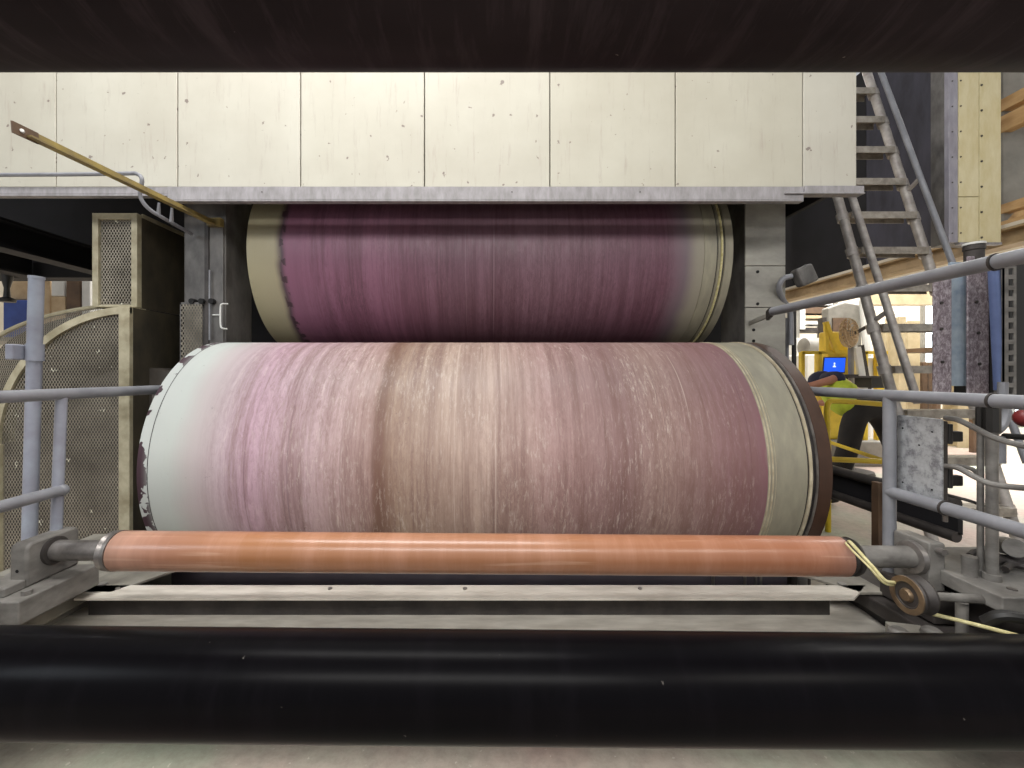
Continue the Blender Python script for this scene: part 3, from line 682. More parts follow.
while z < CAMZ+2.4:
    a, b = L(z), Rr(z); b = Vector((b.x, a.y, z)); tg = B()
    box(tg, a.x+.02, b.x-.02, a.y-.045, a.y+.045, z-.004, z+.004); box(tg, a.x+.02, b.x-.02, a.y-.050, a.y-.044, z-.042, z+.004)
    box(tg, a.x+.02, b.x-.02, a.y+.044, a.y+.05, z-.042, z+.004)
    mesh('rung', tg, M['tread'], r, 0)
    for p in (a, Vector((XR_, Rr(z).y, z))):
        cg = B(); d = (L(z+.04)-L(z-.04)).normalized(); tube(cg, [p-d*.035-Vector((0, 0, .015)), p+d*.02-Vector((0, 0, .015))], .035, 12); mesh('rung_clamp', cg, M['ladder'], r)
    z += .262
hl = [Vector((2.44, 2.905, CAMZ+1.215)), Vector((2.44, 2.47, CAMZ-.11))]; d = (hl[1]-hl[0]).normalized()
g = B(); tube(g, [hl[0]-d*1.3, hl[1]+d*.06], .021, 14); mesh('handrail_tube', g, M['ladder'], r)
p = hl[0]+d*.87; q4 = L(p.z-.06); mesh('handrail_bracket', tube(B(), [p, q4], .014, 10), M['ladder'], r)
hr = [Vector((2.905, 3.19, CAMZ+2.23)), Vector((2.905, 2.69, CAMZ+.66))]; d = (hr[1]-hr[0]).normalized()
g = B(); tube(g, [hr[0]-d*.2, hr[1]+d*1.2], .017, 14); mesh('handrail_tube', g, M['rail'], r)
p = hr[0]+d*.95; mesh('handrail_bracket', tube(B(), [p, Rr(p.z-.06)], .014, 10), M['ladder'], r)

# ================================================================= RIGHT GALLERY (dark wall, tan beam) AND HANGING DUCT
XG = 3.42; zg = CAMZ+.245*XG
r = root('gallery', (XG+.1, 3.9, zg), 'dark blue-clad gallery side running back above a tan beam, behind the ladder', 'gallery')
mesh('cladding', box(B(), XG+.02, XG+.08, 3.02, 3.93, zg+.12, 3.9), M['dark_blue'], r, 0); mesh('cladding', box(B(), XG+.02, XG+.08, 3.935, 6.0, zg+.12, 3.9), M['dark'], r, 0)  # rear length and end painted near black for the darkness there
mesh('end_cladding', box(B(), 2.26, 3.44, 6.0, 6.08, zg+.1, 3.9), M['dark'], r, 0)
mesh('floor_deck', box(B(), XG-.02, XG+1.2, 2.3, 6.0, zg+.115, zg+.15), M['wall'], r, 0)
g = B(); box(g, XG-.06, XG+.06, 2.2, 6.0, zg, zg+.015); box(g, XG-.004, XG+.004, 2.2, 6.0, zg+.015, zg+.10); box(g, XG-.06, XG+.06, 2.2, 6.0, zg+.10, zg+.115)
mesh('tan_beam', g, M['tan'], r, 0)
prop(mesh('shade_backing', box(B(), 2.22, 3.0, 4.9, 5.0, CAMZ+.75, 3.9), M['dark'], smooth=0), 'black sheet added for the darkness between pale column and ladder', 'panel')  # added sheet, its black stands in for the lack of light
Yd = 2.8
r = root('hanging_duct', (X_(970, Yd), Yd+.15, Z_(244, Yd)), 'cream riveted sheet duct hanging to the right of the ladder', 'duct')
xa, xm, xb = X_(958, Yd), X_(978.5, Yd), X_(1000, Yd); zb1, zs = Z_(244, Yd), Z_(197, Yd)
mesh('corner_strip', box(B(), X_(949, Yd), xa, Yd+.0, Yd+.03, zb1+.01, 3.6), M['lavender'], r, 0, .002)
mesh('front_panel', box(B(), xa+.001, xm-.002, Yd-.004, Yd+.02, zs+.002, 3.6), M['duct'], r, 0, .002)
mesh('front_panel', box(B(), xa+.001, xm-.002, Yd-.004, Yd+.02, zb1+.01, zs-.002), M['duct'], r, 0, .002)
mesh('front_panel', box(B(), xm+.001, xb, Yd-.006, Yd+.02, zb1, 3.6), M['duct'], r, 0, .002)
mesh('duct_body', box(B(), X_(949, Yd)+.004, xb-.004, Yd+.02, Yd+.12, zb1+.01, 3.6), M['col'], r, 0)
g = B(); gy = Yd-.006
for i in range(8):
    zz_ = zb1+.04+i*.165
    for x, y, rad in ((xm+.012, gy, .007), (xa+.012, gy+.002, .005), (X_(949, Yd)+.02, Yd, .004)):
        mesh('rivet', tube(B(), [(x, y+.001, zz_+.03*(rad < .006)), (x, y-.004, zz_+.03*(rad < .006))], rad, 7), M['seam'], r, 0)
mesh('bottom_lip', box(B(), xa, xb, Yd-.012, Yd+.02, zb1-.006, zb1+.008), M['panel_edge'], r, 0)
# timber at the far right
for i, (ya, yb, lab) in enumerate(((100, 112, 'upper sawn timber beam right of the cream duct'), (117, 133, 'second sawn timber beam right of the cream duct'), (205, 214, 'sawn timber beam low right of the cream duct'), (222, 240, 'lowest sawn timber beam right of the cream duct'))):
    Yq = 2.95; x = X_(1000, Yq); prop(mesh('timber_beam', box(B(), x, x+.07, 2.0, 3.0, Z_(yb, Yq), Z_(ya, Yq)), M['wood'], smooth=0, bevel=.003), lab, 'beam', 'timber beams beside the cream duct')
prop(mesh('timber_wall', box(B(), 3.55, 5.2, 3.06, 3.12, zg+.16, 3.5), M['wood'], smooth=0), 'plywood sheeting behind the timber beams at upper right', 'panel')
g = B(); prism(g, [(3.51, 2.12), (3.58, 2.2), (3.66, 2.24), (3.66, 3.4), (3.51, 3.4)], 'Y', 2.94, 2.99); prop(mesh('gusset_column', g, M['greypaint'], smooth=0), 'grey steel gusset column behind the timber beams', 'column')

# ================================================================= LEFT SIDE
# mesh guard with arched top
Yg = 2.1; XGr = X_(130, Yg); R1 = 138
def arcB(t): return (130-R1*math.sin(t), 306.5+R1*(1-math.cos(t)))       # px
def arcA(t): return (130-150*math.sin(t), 305+57*(1-math.cos(t))**.9)
r = root('belt_guard', (X_(60, Yg), Yg+.2, 0), 'arched expanded metal guard left of the big pink roll', 'guard')
n = 28; fb = []
for k in range(n+1):
    px, py = arcB(k/n*PI/2); v = W(px, py, Yg); fb.append((v.x, v.z))
poly = fb+[(fb[-1][0], 0.0), (XGr, 0.0)]
g = B(); vs = [g.verts.new((x, Yg+.012, z)) for x, z in poly]; g.faces.new(vs); mesh('mesh_panel', g, M['mesh'], r, 0)
# frame: band along arc + right upright
g = B(); cx_, cz_ = X_(130, Yg), Z_(306.5+R1, Yg); Ro = R1*Yg/F; bw = .034
for a0 in range(n):
    pass
Rn = []
for k in range(n+1):
    t = k/n*PI/2; s, c = math.sin(t), math.cos(t)
    q = [(Ro, 0), (Ro-bw, 0), (Ro-bw, .014), (Ro-.004, .014), (Ro-.004, .10), (Ro, .10)]
    Rn.append([g.verts.new((cx_-rad*s, Yg-.002+dy, cz_+rad*c)) for rad, dy in q])
rings(g, Rn); mesh('arched_frame', g, M['gframe'], r, 0)
mesh('upright_frame', box(B(), X_(119, Yg), XGr, Yg-.004, Yg+.02, 0, Z_(307, Yg)), M['gframe'], r, 0, .003)
mesh('upright_frame', box(B(), fb[-1][0], fb[-1][0]+.04, Yg-.004, Yg+.02, 0, cz_), M['gframe'], r, 0, .003)
mesh('side_plate', box(B(), XGr-.008, XGr, Yg+.02, 2.50, 0, Z_(307, Yg)), M['olive'], r, 0)
g = B(); Rn = []
for k in range(n+1):
    t = k/n*PI/2; a = W(*arcB(t), Yg+.09); b = W(*arcA(t), 2.32)
    a = Vector((fb[k][0], Yg+.10, fb[k][1]-.003)); Rn.append([g.verts.new(a), g.verts.new(a.lerp(b, .5)), g.verts.new(b)])
rings(g, Rn, close=False, caps=False); mesh('flared_cover', g, M['mesh'], r, 40)
g = B(); tube(g, [W(*arcA(k/n*PI/2), 2.32) for k in range(n+1)], .012, 8); mesh('rim_bar', g, M['gframe'], r)
bp = [(W(*arcA(k/n*PI/2), 2.34).x, W(*arcA(k/n*PI/2), 2.34).z-.01) for k in range(n+1)]
mesh('back_plate', prism(B(), [(XGr-.01, bp[0][1])]+bp+[(bp[-1][0], 0), (XGr-.01, 0)], 'Y', 2.40, 2.41), M['mesh_back'], r, 0)
g = B(); lathe(g, [(Yg+.12, .50), (Yg+.12, .53), (Yg+.26, .53), (Yg+.26, .50)], (cx_-.05, 0, cz_-.15), 'Y', 40, caps=True); lathe(g, [(Yg+.08, .07), (Yg+.34, .07)], (cx_-.05, 0, cz_-.15), 'Y', 20)
mesh('sheave', g, M['sheave'], r)
# upright mesh box
Yb = 2.15
r = root('belt_guard', (X_(115, Yb), Yb+.2, Z_(305, Yb)), 'tall rectangular mesh guard box standing above the arched guard', 'guard')
xa, xb = X_(92, Yb), X_(137, Yb); zt1, zb0 = Z_(213, Yb), Z_(307, Yb); t = .030
g = B(); box(g, xa, xa+t, Yb, Yb+.03, zb0, zt1); box(g, xb-t, xb, Yb, Yb+.03, zb0, zt1); box(g, xa+t, xb-t, Yb, Yb+.03, zt1-t, zt1); box(g, xa+t, xb-t, Yb, Yb+.03, zb0, zb0+.012)
mesh('frame', g, M['gframe'], r, 0, .002)
mesh('mesh_panel', box(B(), xa+t, xb-t, Yb+.012, Yb+.015, zb0+.012, zt1-t), M['mesh'], r, 0)
mesh('side_plate', box(B(), xb-.006, xb, Yb+.03, 2.52, zb0, zt1), M['olive'], r, 0)
mesh('side_plate', box(B(), xa, xa+.006, Yb+.03, 2.52, zb0, zt1), M['olive'], r, 0)
mesh('back_plate', box(B(), xa, xb, 2.52, 2.53, zb0, zt1), M['mesh_back'], r, 0)
mesh('edge_strip', bar(B(), (xb+.001, Yb+.03, zt1-.004), (xb+.001, 2.52, zt1-.004), .008, .02), M['gframe'], r, 0)
# upright tube and railing at left
r = root('standing_pipe', (-1.54, 1.45, CAMZ-.70), 'thick pale grey upright pipe at the left with clamp, before the arched guard', 'pipe')
mesh('pipe', tube(B(), [W(29, 560, 1.45), W(36.5, 278, 1.45)], .020, 24), M['rail_l'], r)
mesh('clamp', box(B(), X_(21, 1.45), X_(29, 1.45), 1.40, 1.47, Z_(360, 1.45), Z_(345, 1.45)), M['rail_l'], r, 0, .004)
mesh('clamp_band', tube(B(), [W(35, 361, 1.45), W(35, 344, 1.45)], .0235, 24), M['rail_l'], r)
mesh('base', lathe(B(), [(-.01, .06), (.02, .06), (.03, .04)], W(28.6, 578, 1.45), 'Z', 20), M['cast'], r)
mesh('cap', tube(B(), [W(36.5, 279, 1.45), W(36.6, 276.5, 1.45)], .0215, 24), M['rail_l'], r)
XLr = -1.32
r = root('guard_rail', (XLr, 1.33, CAMZ-.70), 'thin grey guard rail with short post left of the big pink roll', 'railing')
mesh('top_tube', tube(B(), [(XLr, 1.74, CAMZ-.062), (XLr, .60, CAMZ-.062)], .0175, 18), M['rail'], r)
mesh('lower_tube', tube(B(), [(XLr, 1.325, CAMZ-.358), (XLr, .60, CAMZ-.358)], .0165, 18), M['rail'], r)
mesh('post', tube(B(), [(XLr-.02, 1.32, CAMZ-.70), (XLr, 1.325, CAMZ-.062)], .0145, 18), M['rail_l'], r)
mesh('end_post', tube(B(), [(XLr, .62, 0), (XLr, .62, CAMZ-.062)], .0185, 14), M['rail_l'], r)
mesh('end_post', tube(B(), [(XLr-.02, 1.73, CAMZ-.70), (XLr-.02, 1.73, CAMZ-.062)], .015, 14), M['cast'], r)
g = B(); bmesh.ops.create_uvsphere(g, u_segments=14, v_segments=8, radius=.019, matrix=Matrix.Translation((XLr, 1.325, CAMZ-.358))); mesh('joint', g, M['rail'], r)
# yellow-tan angle bar
r = root('angle_bar', W(110, 180, 1.7), 'yellowed angle iron bar slanting across the lower left of the cream hood', 'bar')
a, b = W(24, 132, 1.32), W(213, 223, 2.19)
g = B(); bar(g, a, b, .006, .030); d = (b-a).normalized(); bar(g, a+Vector((.012, 0, -.012)), b+Vector((.012, 0, -.012)), .024, .006); mesh('angle_iron', g, M['ybar'], r, 0)
a2 = W(12, 126.5, 1.28); g = B(); bar(g, a2, a+d*.04, .006, .034); mesh('end_plate', g, M['brownpaint'], r, 0)
mesh('hole', tube(B(), [a2+d*.025+Vector((.006, -.004, 0)), a2+d*.025+Vector((.0, .004, 0))], .005, 10), M['white'], r)
mesh('wall_clip', box(B(), b.x-.02, b.x+.05, 2.17, 2.20, b.z-.02, b.z+.02), M['ybar'], r, 0)
# grab pipe
r = root('grab_pipe', W(100, 175, 1.9), 'thin grey pipe along the left hood bending down behind the yellowed bar', 'pipe')
mesh('pipe', tube(B(), curve([W(-150, 175.5, 1.90), W(60, 174.5, 1.90), W(125, 173.5, 1.90), W(137, 174, 1.90), W(142, 180, 1.90), W(140, 195, 1.92), W(148, 208, 1.95), W(165, 219, 2.02), W(192, 234, 2.18)], 7), .0085, 12), M['rail'], r)
for px, p1, p2 in ((159, 203, 214), (172, 208, 222)): mesh('standoff', tube(B(), [W(px, p1, 1.97), W(px-.5, p2, 1.99)], [.005, .009], 8), M['rail'], r)

# left background storage
Yk = 5.0
r = root('storage_rack', (X_(40, Yk), Yk+.3, 0), 'shelf rack in the far left behind the arched guard', 'rack')
zs_ = Z_(338, Yk)
mesh('shelf', box(B(), X_(-60, Yk), X_(92, Yk), Yk-.1, Yk+.8, zs_-.04, zs_), M['greypaint'], r, 0)
for px in (-58, 90):
    mesh('upright', box(B(), X_(px, Yk)-.03, X_(px, Yk)+.03, Yk+.35, Yk+.41, 0, zs_), M['greypaint'], r, 0)
def crate(name, x0, x1, y0, y1, m, label, cat, Y=Yk, d=.4, bev=.01):
    return prop(mesh(name, box(B(), X_(x0, Y), X_(x1, Y), Y, Y+d, Z_(y1, Y), Z_(y0, Y)), M[m], smooth=0, bevel=bev), label, cat, 'cartons on the far left shelf' if name == 'carton' else None)
crate('blue_crate', 3, 27, 300, 338, 'blue', 'blue plastic crate on the far left shelf', 'crate', d=.5)
crate('carton', 32, 50, 270, 338, 'card', 'tall tan carton behind the thick upright pipe', 'box', Y=Yk+.05)
crate('carton', 51, 64, 272, 296, 'white', 'small white carton stacked on a tan one at the far left', 'box')
crate('carton', 51, 65, 296.2, 338, 'card', 'tan carton under the small white one at the far left', 'box')
crate('carton', 66, 80, 270, 338, 'brownpaint', 'dark brown carton right of the white one at the far left', 'box')
crate('carton', 81.5, 90, 276, 338, 'white', 'narrow pale carton beside the dark brown one at the far left', 'box')
crate('carton', 4, 30, 277, 299.8, 'card', 'flat beige carton standing on the blue crate', 'box', Y=Yk+.05)
Yv = 3.1
r = root('ceiling_valve', W(7, 300, Yv), 'black valve hanging from the dark mezzanine at far left', 'valve')
mesh('valve_body', lathe(B(), [(0, .045), (.02, .05), (.035, .02), (.10, .016), (.16, .03), (.20, .035), (.22, .02), (.50, .02)], W(7, 302, Yv), 'Z', 20), M['blackbox'], r)

# ================================================================= RIGHT BACKGROUND
# low dark girder with tubes and post
r = root('low_girder', (1.9, 2.4, 0), 'low dark girder with grey tubes running back beside the big pink roll', 'girder')
mesh('web', box(B(), 1.905, 1.925, 1.75, 3.3, CAMZ-.655, CAMZ-.54), M['dark'], r, 0)
mesh('top_tube', tube(B(), [(1.90, 1.75, CAMZ-.530), (1.90, 3.3, CAMZ-.530)], .024, 14), M['cast_d'], r)
mesh('bottom_tube', tube(B(), [(1.90, 1.75, CAMZ-.665), (1.90, 3.3, CAMZ-.665)], .022, 14), M['cast_d'], r)
mesh('post', box(B(), X_(878.5, 2.05), X_(888.5, 2.05), 2.05, 2.09, 0, CAMZ-.52), M['brownpaint'], r, 0, .003)
mesh('post', box(B(), 1.86, 1.90, 3.2, 3.24, 0, CAMZ-.52), M['brownpaint'], r, 0, .003)
mesh('brace_tube', tube(B(), [(1.93, 1.78, CAMZ-.62), (2.12, 3.2, CAMZ-.64)], .02, 12), M['cast_d'], r)

# yellow barrier
Yy = 3.0
r = root('safety_barrier', (X_(856, Yy), Yy, 0), 'yellow tubular safety barrier in front of the bending worker', 'barrier')
mesh('top_tube', tube(B(), curve([W(828, 470, Yy), W(827, 430, Yy), W(827, 408, Yy), W(829, 402.5, Yy), W(834, 401, Yy), W(860, 402.5, Yy), W(893, 405, Yy)], 6), .018, 12), M['yellow'], r)
mesh('lower_tube', tube(B(), [W(826, 459, Yy), W(893, 462, Yy)], .019, 12), M['yellow'], r)
mesh('diagonal_tube', tube(B(), [W(826, 441, 3.5), W(885, 461, Yy)], .014, 12), M['yellow'], r)
for px in (828, 893): mesh('leg', tube(B(), [W(px, 403 if px > 850 else 440, Yy), Vector((X_(px, Yy), Yy, 0))], .018, 12), M['yellow'], r)

# worker ---------------------------------------------------------
def skinned(name, verts, edges, radii, mat, parent, rootv=0, sub=2):
    me = bpy.data.meshes.new(name); org = ORG[parent]
    me.from_pydata([tuple(Vector(v)-org) for v in verts], edges, []); o = bpy.data.objects.new(name, me); COL.objects.link(o); o.parent = parent
    sk = o.modifiers.new('skin', 'SKIN'); sk.use_smooth_shade = True
    for i, v in enumerate(me.skin_vertices[0].data):
        q = radii[i]; v.radius = q if isinstance(q, tuple) else (q, q); v.use_root = (i == rootv)
    s = o.modifiers.new('sub', 'SUBSURF'); s.levels = sub; s.render_levels = sub
    me.materials.append(mat); ORG[o] = org; return o
pel = Vector((3.14, 3.60, .86)); che = Vector((3.13, 3.84, .94)); sho = Vector((3.16, 4.0, 1.0)); nek = Vector((3.24, 4.09, 1.02)); hed = Vector((3.26, 4.20, .99))
r = root('person', (3.14, 3.6, 0), 'person in lime vest and dark trousers bending over beyond the guard rail', 'person')
lh, rh = Vector((3.06, 3.60, .80)), Vector((3.26, 3.60, .80))
lk, rk = Vector((2.94, 3.54, .46)), Vector((3.36, 3.55, .46)); la, ra = Vector((2.88, 3.62, .09)), Vector((3.43, 3.66, .09))
ls, rs = Vector((3.04, 3.98, 1.03)), Vector((3.43, 4.0, 1.0)); le, re = Vector((2.98, 3.98, 1.02)), Vector((3.55, 4.2, .85)); lw, rw = Vector((2.80, 4.02, .98)), Vector((3.45, 4.42, .80))
ls = Vector((3.08, 3.92, 1.05)); le = Vector((3.02, 3.74, 1.06)); lw = Vector((2.83, 3.78, 1.0)); lh_ = Vector((2.75, 3.80, .985)); rs = Vector((3.34, 4.0, .97))
V = [pel, che, sho, nek, hed, lh, lk, la, la+Vector((0, .13, -.05)), rh, rk, ra, ra+Vector((0, .13, -.05)), ls, le, lw, lh_, rs, re, rw, rw+Vector((-.03, .07, 0)), hed+Vector((.01, .06, .03))]
E_ = [(0, 1), (1, 2), (2, 3), (3, 4), (0, 5), (5, 6), (6, 7), (7, 8), (0, 9), (9, 10), (10, 11), (11, 12), (2, 13), (13, 14), (14, 15), (15, 16), (2, 17), (17, 18), (18, 19), (19, 20), (4, 21)]
Rd = [(.11, .10), (.12, .10), .08, .055, .095, .075, .05, .038, .035, .075, .05, .038, .035, .055, .043, .03, .035, .055, .043, .03, .035, .08]
body = skinned('body', V, E_, Rd, M['skin'], r)
skinned('trousers', [pel+Vector((0.03, .04, .02)), pel+Vector((.03, 0, -.01)), lh, lk, la+Vector((0, 0, .02)), rh, rk, ra+Vector((0, 0, .02))], [(0, 1), (1, 2), (2, 3), (3, 4), (1, 5), (5, 6), (6, 7)],
        [(.14, .12), (.145, .125), .095, .078, .068, .095, .078, .068], M['trouser'], r)
skinned('vest', [pel+Vector((-.03, .0, .02)), Vector((3.05, 3.66, .86)), Vector((3.04, 3.76, .93)), Vector((3.10, 3.88, .98)), sho+Vector((0, 0, .02)), ls+Vector((.03, .03, -.02)), rs], [(0, 1), (1, 2), (2, 3), (3, 4), (4, 5), (4, 6)],
        [(.14, .15), (.15, .175), (.125, .15), (.115, .125), .095, .065, .065], M['lime'], r)
skinned('shirt_sleeve', [ls+Vector((.02, .03, 0)), ls, le+Vector((.015, 0, .0)), le.lerp(lw, .12)], [(0, 1), (1, 2), (2, 3)], [.07, .078, .072, .06], M['navy'], r)
skinned('shirt_sleeve', [rs, rs.lerp(re, .8)], [(0, 1)], [.07, .06], M['navy'], r)
g = B(); bmesh.ops.create_uvsphere(g, u_segments=20, v_segments=12, radius=.112, matrix=Matrix.Translation(hed+Vector((.0, .02, .035))) @ Matrix.Diagonal((1, 1.15, .95, 1))); mesh('cap', g, M['navy'], r)
for q in (la, ra):
    skinned('boot', [q+Vector((0, -.03, .06)), q+Vector((0, -.03, -.03)), q+Vector((0, .09, -.045)), q+Vector((0, .17, -.05))], [(0, 1), (1, 2), (2, 3)], [.058, .055, .045, .036], M['boot'], r)
g = B()
for k, (dx, ln) in enumerate(((.018, .050), (.006, .062), (-.006, .066), (-.018, .058))):
    p = lh_+Vector((-.02, 0, 0))+Vector((0, dx, .004)); tube(g, [p, p+Vector((-ln*.55, 0, -.008)), p+Vector((-ln, 0, -.028))], [.010, .009, .006], 8)
p = lh_+Vector((0, -.03, 0)); tube(g, [p, p+Vector((-.03, -.025, -.01)), p+Vector((-.05, -.025, -.02))], [.012, .010, .007], 8)
mesh('fingers', g, M['skin'], r)

# yellow machine with screen
Ym = 5.2
r = root('yellow_machine', (X_(845, Ym), Ym+.4, 0), 'yellow machine frame with mast and rails behind the worker', 'machine')
mesh('cabinet', box(B(), X_(832, Ym), X_(860, Ym), Ym+.06, Ym+.30, .3, Z_(352, Ym)), M['yellow'], r, 0, .02)
mesh('mast_box', box(B(), X_(832, Ym), X_(853, Ym), Ym+.06, Ym+.22, Z_(352, Ym), Z_(331, Ym)), M['yellow'], r, 0, .02)
mesh('top_rail', box(B(), X_(803, Ym), X_(888, Ym), Ym, Ym+.04, Z_(354, Ym), Z_(351, Ym)), M['yellow'], r, 0)
for a, b in ((801.5, 805), (818.5, 822), (864, 868), (877, 884)):
    mesh('rail_post', box(B(), X_(a, Ym), X_(b, Ym), Ym, Ym+.05, 0, Z_(352, Ym)), M['yellow'], r, 0)
mesh('strut', bar(B(), W(825.5, 322, Ym), W(836, 352, Ym), .05, .04), M['yellow'], r, 0)
mesh('strut', bar(B(), W(825.5, 322, Ym), W(827, 352, Ym), .04, .03), M['yellow'], r, 0)
mesh('mast', bar(B(), W(857, 347, Ym-.1), W(864, 392, Ym-.1), .07, .04), M['white'], r, 0)
mesh('mast', bar(B(), W(861, 345, Ym-.1), W(869, 392, Ym-.1), .04, .04), M['cast_d'], r, 0)
mesh('panel', box(B(), X_(868, Ym), X_(884, Ym), Ym+.06, Ym+.3, Z_(378, Ym), Z_(358, Ym)), M['white'], r, 0)
mesh('base', box(B(), X_(803, Ym), X_(888, Ym), Ym-.1, Ym+.9, 0, .3), M['greypaint'], r, 0, .02)
mesh('control_shelf', box(B(), X_(818, Ym), X_(856, Ym), Ym-.45, Ym, Z_(376, 4.8)-.02, Z_(376, 4.8)), M['cast_d'], r, 0)
mesh('drawer_front', box(B(), X_(842, Ym), X_(857, Ym), Ym-.40, Ym-.05, Z_(388, 4.8), Z_(377, 4.8)), M['blackbox'], r, 0)
Yl = 4.85
r = root('laptop', (X_(835, Yl), Yl, Z_(376, Yl)), 'open laptop with bright blue screen on the yellow machine', 'laptop')
def scr(x0, x1, y0, y1, dy, name, m, d=.012):
    g = B(); v = []
    bl, br, tr, tl = W(x0, y1, Yl), W(x1, y1, Yl), W(x1+1.2, y0, Yl), W(x0+1.2, y0, Yl)
    A = [g.verts.new(p+Vector((0, dy, 0))) for p in (bl, br, tr, tl)]; C_ = [g.verts.new(p+Vector((0, dy+d, 0))) for p in (bl, br, tr, tl)]
    rings(g, [A, C_]); return mesh(name, g, m, par, 0)
par = r; lid = scr(822.8, 845, 357, 373, .002, 'lid', M['blackbox']); par = lid; scr(823.6, 844.2, 358, 372, -.002, 'screen', M['screen'], .003)
ic = B(); q = W(834.5, 363.4, Yl-.006); bmesh.ops.create_uvsphere(ic, u_segments=10, v_segments=6, radius=.009, matrix=Matrix.Translation(q) @ Matrix.Diagonal((1, .3, 1, 1)))
box(ic, q.x-.006, q.x+.006, Yl-.007, Yl-.003, q.z-.03, q.z-.012); box(ic, q.x-.016, q.x+.016, Yl-.007, Yl-.003, q.z-.042, q.z-.03)
mesh('screen_icon', ic, M['icon'], lid, 0)
mesh('keyboard_base', box(B(), X_(822.8, Yl), X_(845, Yl), Yl-.18, Yl+.01, Z_(376, 4.8)+.0, Z_(376, 4.8)+.018), M['blackbox'], r, 0)
# pedestal fan (round guard)
Yf = 4.7; q = W(849, 333, Yf)
r = root('pedestal_fan', (q.x+.05, Yf, 0), 'round tan caged pedestal fan above the blue laptop screen', 'fan')
g = B()
for yy_, rad in ((-.055, .03), (-.05, .07), (-.045, .11), (-.03, .145), (0, .162), (.03, .145), (.045, .11), (.05, .07)):
    tube(g, [q+Vector((rad*math.cos(2*PI*k/28), yy_, rad*math.sin(2*PI*k/28))) for k in range(29)], .004, 5, caps=False)
for k in range(24):
    a = 2*PI*k/24; tube(g, [q+Vector((rad*math.cos(a), yy_, rad*math.sin(a))) for yy_, rad in ((-.055, .03), (-.045, .11), (-.03, .145), (0, .162), (.03, .145), (.045, .11), (.055, .04))], .003, 4)
rot = Matrix.Rotation(math.radians(28), 3, 'Z'); bmesh.ops.rotate(g, verts=g.verts, cent=q, matrix=rot); cage = mesh('fan_cage', g, M['card'], r)
for k in range(4):
    g = B(); pl = [(.02, -.02), (.09, -.06), (.135, -.03), (.135, .05), (.07, .055), (.02, .02)]; prism(g, pl, 'Y', -.006, .006)
    bmesh.ops.rotate(g, verts=g.verts, cent=(0, 0, 0), matrix=Matrix.Rotation(k*PI/2, 3, 'Y') @ Matrix.Rotation(math.radians(18), 3, 'X'))
    bmesh.ops.translate(g, verts=g.verts, vec=q); bmesh.ops.rotate(g, verts=g.verts, cent=q, matrix=rot); mesh('blade', g, M['card'], r)
mesh('motor', tube(B(), [q+Vector((-.01, -.03, 0)), q+Vector((.04, .10, 0))], .035, 14), M['greypaint'], r)
mesh('neck', tube(B(), [q+Vector((0, .04, 0)), q+Vector((.09, .08, -.10)), Vector((q.x+.10, Yf+.08, 0.02))], [.035, .03, .022], 10), M['greypaint'], r)
mesh('base', lathe(B(), [(0, .2), (.03, .19), (.04, .05)], (q.x+.10, Yf+.08, 0), 'Z', 24), M['cast_d'], r)
mesh('side_arm', bar(B(), q+Vector((.05, .02, -.02)), W(866, 327, Yf), .03, .03), M['cast_d'], r, 0)
# grey machine + shelves behind
Yx = 6.6
r = root('press_machine', (X_(842, Yx), Yx, 0), 'grey upright machine body behind the round fan', 'machine')
mesh('machine_body', prism(B(), [(X_(826, Yx), 0), (X_(862, Yx), 0), (X_(862, Yx), Z_(305, Yx)), (X_(845, Yx), Z_(302, Yx)), (X_(828, Yx), Z_(308, Yx))], 'Y', Yx, Yx+.14), M['greypaint'], r, 0, .02)
mesh('window_recess', box(B(), X_(832, Yx), X_(846, Yx), Yx-.02, Yx, Z_(332, Yx), Z_(318, Yx)), M['brownpaint'], r, 0)
mesh('side_tube', tube(B(), [W(863, 300, Yx-.1), W(870, 395, Yx-.1)], .05, 10), M['white'], r)
r = root('grey_pump', (X_(815, Yx), Yx, 0), 'small grey motor unit on a white plinth beside the yellow machine', 'pump')
mesh('motor', lathe(B(), [(-.15, .10), (-.13, .14), (.13, .14), (.15, .10)], W(812, 347, Yx), 'X', 20), M['greypaint'], r)
mesh('plinth', box(B(), X_(797, Yx), X_(822, Yx), Yx-.2, Yx+.3, 0, Z_(355, Yx)), M['white'], r, 0, .02)
mesh('stand', bar(B(), W(822, 318, Yx), W(824, 360, Yx), .06, .1), M['cast_d'], r, 0)
Yq = 8.2
r = root('roof_truss_shelf', (X_(815, Yq), Yq, 0), 'dark shelving with brown beams below the gallery far behind', 'shelf')
for i, (a, b, m) in enumerate(((303, 306, 'white'), (308, 314, 'brownpaint'), (316, 319, 'card'), (322, 325, 'white'), (328, 332, 'cast_d'))):
    mesh('shelf_board', box(B(), X_(792, Yq), X_(832, Yq), Yq-.1, Yq+.3, Z_(b, Yq), Z_(a, Yq)), M[m], r, 0)
for px in (793, 831): mesh('shelf_upright', box(B(), X_(px, Yq)-.04, X_(px, Yq)+.04, Yq-.12, Yq+.3, 0, Z_(300, Yq)), M['greypaint'], r, 0)
mesh('shelf_door', box(B(), X_(795, Yq), X_(800, Yq), Yq-.14, Yq-.11, Z_(330, Yq), Z_(303, Yq)), M['white'], r, 0)
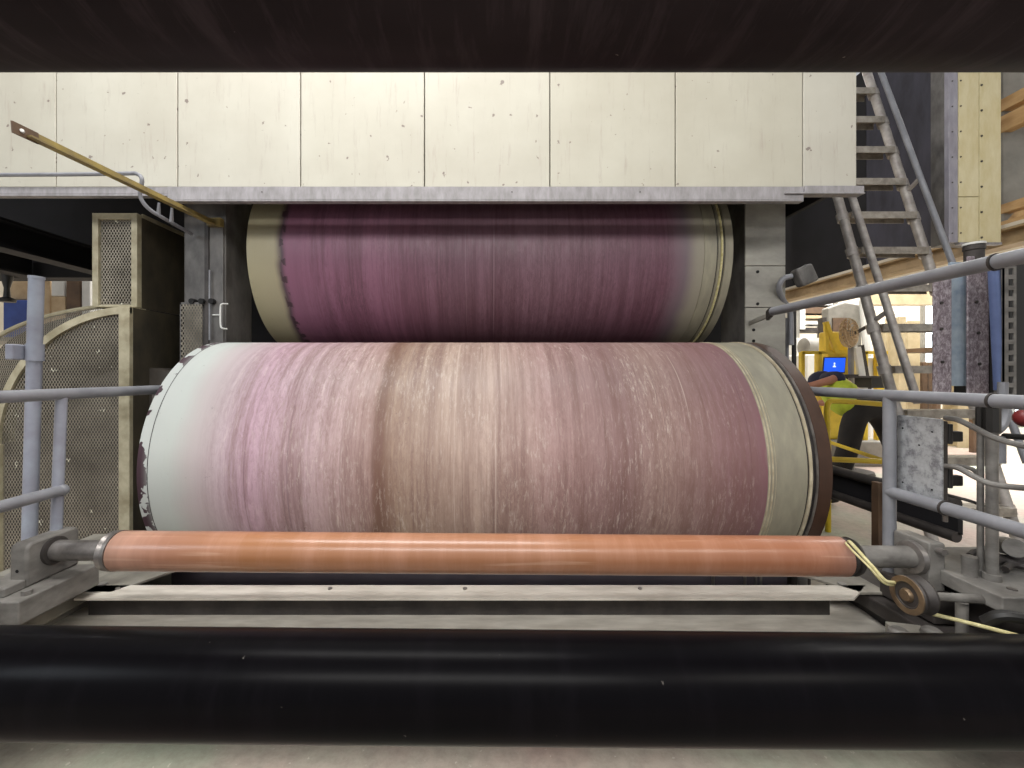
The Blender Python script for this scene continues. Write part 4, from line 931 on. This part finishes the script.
# cream columns
for i, (x0, x1, Y, lab) in enumerate(((899, 906, 6.3, 'slim cream column behind the ladder, left one'), (908, 920, 6.8, 'broad cream column behind the ladder'), (885, 892, 7.2, 'slim pale column behind the ladder stile'), (958, 975, 6.4, 'cream column hidden behind the mottled steel channel'))):
    g = B(); xa, xb = X_(x0, Y), X_(x1, Y); xm = (xa+xb)/2
    box(g, xa, xb, Y, Y+.02, 0, zg); box(g, xm-.012, xm+.012, Y+.02, Y+.2, 0, zg); box(g, xa, xb, Y+.2, Y+.22, 0, zg)
    prop(mesh('cream_column', g, M['creamcol'], smooth=0), lab, 'column', 'cream columns far behind the ladder')
prop(mesh('cross_beam', box(B(), X_(880, 6.9), X_(1090, 6.9), 7.05, 7.2, Z_(304, 7), Z_(290, 7)), M['creamcol'], smooth=0), 'cream cross beam carried by the cream columns', 'beam')
# tables / equipment right of ladder
r = root('work_bench', (X_(930, 6.2), 6.2, 0), 'cluttered brown work bench far behind the ladder', 'bench')
mesh('bench_top', box(B(), X_(921, 6.2), X_(960, 6.2), 6.0, 6.6, Z_(352, 6.2), Z_(348, 6.2)), M['brownpaint'], r, 0)
mesh('bench_rail', box(B(), X_(921, 6.2), X_(960, 6.2), 6.0, 6.05, Z_(342, 6.2), Z_(335, 6.2)), M['cast_d'], r, 0)
for px in (922, 958): mesh('bench_leg', box(B(), X_(px, 6.2), X_(px, 6.2)+.06, 6.0, 6.06, 0, Z_(335, 6.2)), M['brownpaint'], r, 0)
# floodlight on a bent conduit beside right column
r = root('floodlight', W(794, 290, 2.28), 'square grey floodlight on a curved arm beside the pale column', 'lamp')
q = W(800, 277, 2.26)
g = B(); box(g, q.x-.045, q.x+.045, 2.20, 2.26, q.z-.048, q.z+.048)
bmesh.ops.rotate(g, verts=g.verts, cent=q, matrix=Matrix.Rotation(math.radians(-24), 3, 'Y')); mesh('lamp_housing', g, M['col'], r, 0, .012)
mesh('bent_arm', tube(B(), curve([W(791, 345, 2.33), W(790, 312, 2.33), W(783, 300, 2.30), W(779, 288, 2.26), W(783, 279, 2.24), W(792, 276, 2.23)], 8), .014, 12), M['rail'], r)
g = B(); tube(g, [(X_(794, 2.36), 2.36, 0), W(794, 308, 2.36)], .011, 10)
prop(mesh('conduit', g, M['blackbox']), 'dark conduit standing right of the pale column', 'pipe')
g = B(); tube(g, [(X_(787, 2.36), 2.36, 0), W(787, 318, 2.36)], .009, 10)
prop(mesh('conduit', g, M['rail']), 'slim grey conduit tight against the pale column', 'pipe')

# far clutter seen between ladder and rail
for x0, x1, y0, y1, Y, m, nm, lab, cat in (
    (797, 806, 338, 352, 7.8, 'white', 'paper_roll_carton', 'white carton on the far floor stack beside the shelving', 'box'),
    (870, 884, 357, 377, 5.9, 'white', 'white_cabinet', 'small white cabinet right of the yellow machine', 'cabinet'),
    (922, 934, 362, 380, 7.0, 'brownpaint', 'tool_chest', 'brown tool chest under the far work bench', 'chest')):
    r = root(nm, (X_((x0+x1)/2, Y), Y+.1, 0), lab, cat)
    mesh('body', box(B(), X_(x0, Y), X_(x1, Y), Y, Y+.25, .12, Z_(y0, Y)), M[m], r, 0, .01)
    mesh('plinth', box(B(), X_(x0, Y)+.02, X_(x1, Y)-.02, Y+.02, Y+.23, 0, .12), M['cast_d'], r, 0)
    mesh('door_line', box(B(), X_((x0+x1)/2, Y)-.004, X_((x0+x1)/2, Y)+.004, Y-.004, Y, .15, Z_(y0, Y)-.03), M['cast_d'], r, 0)
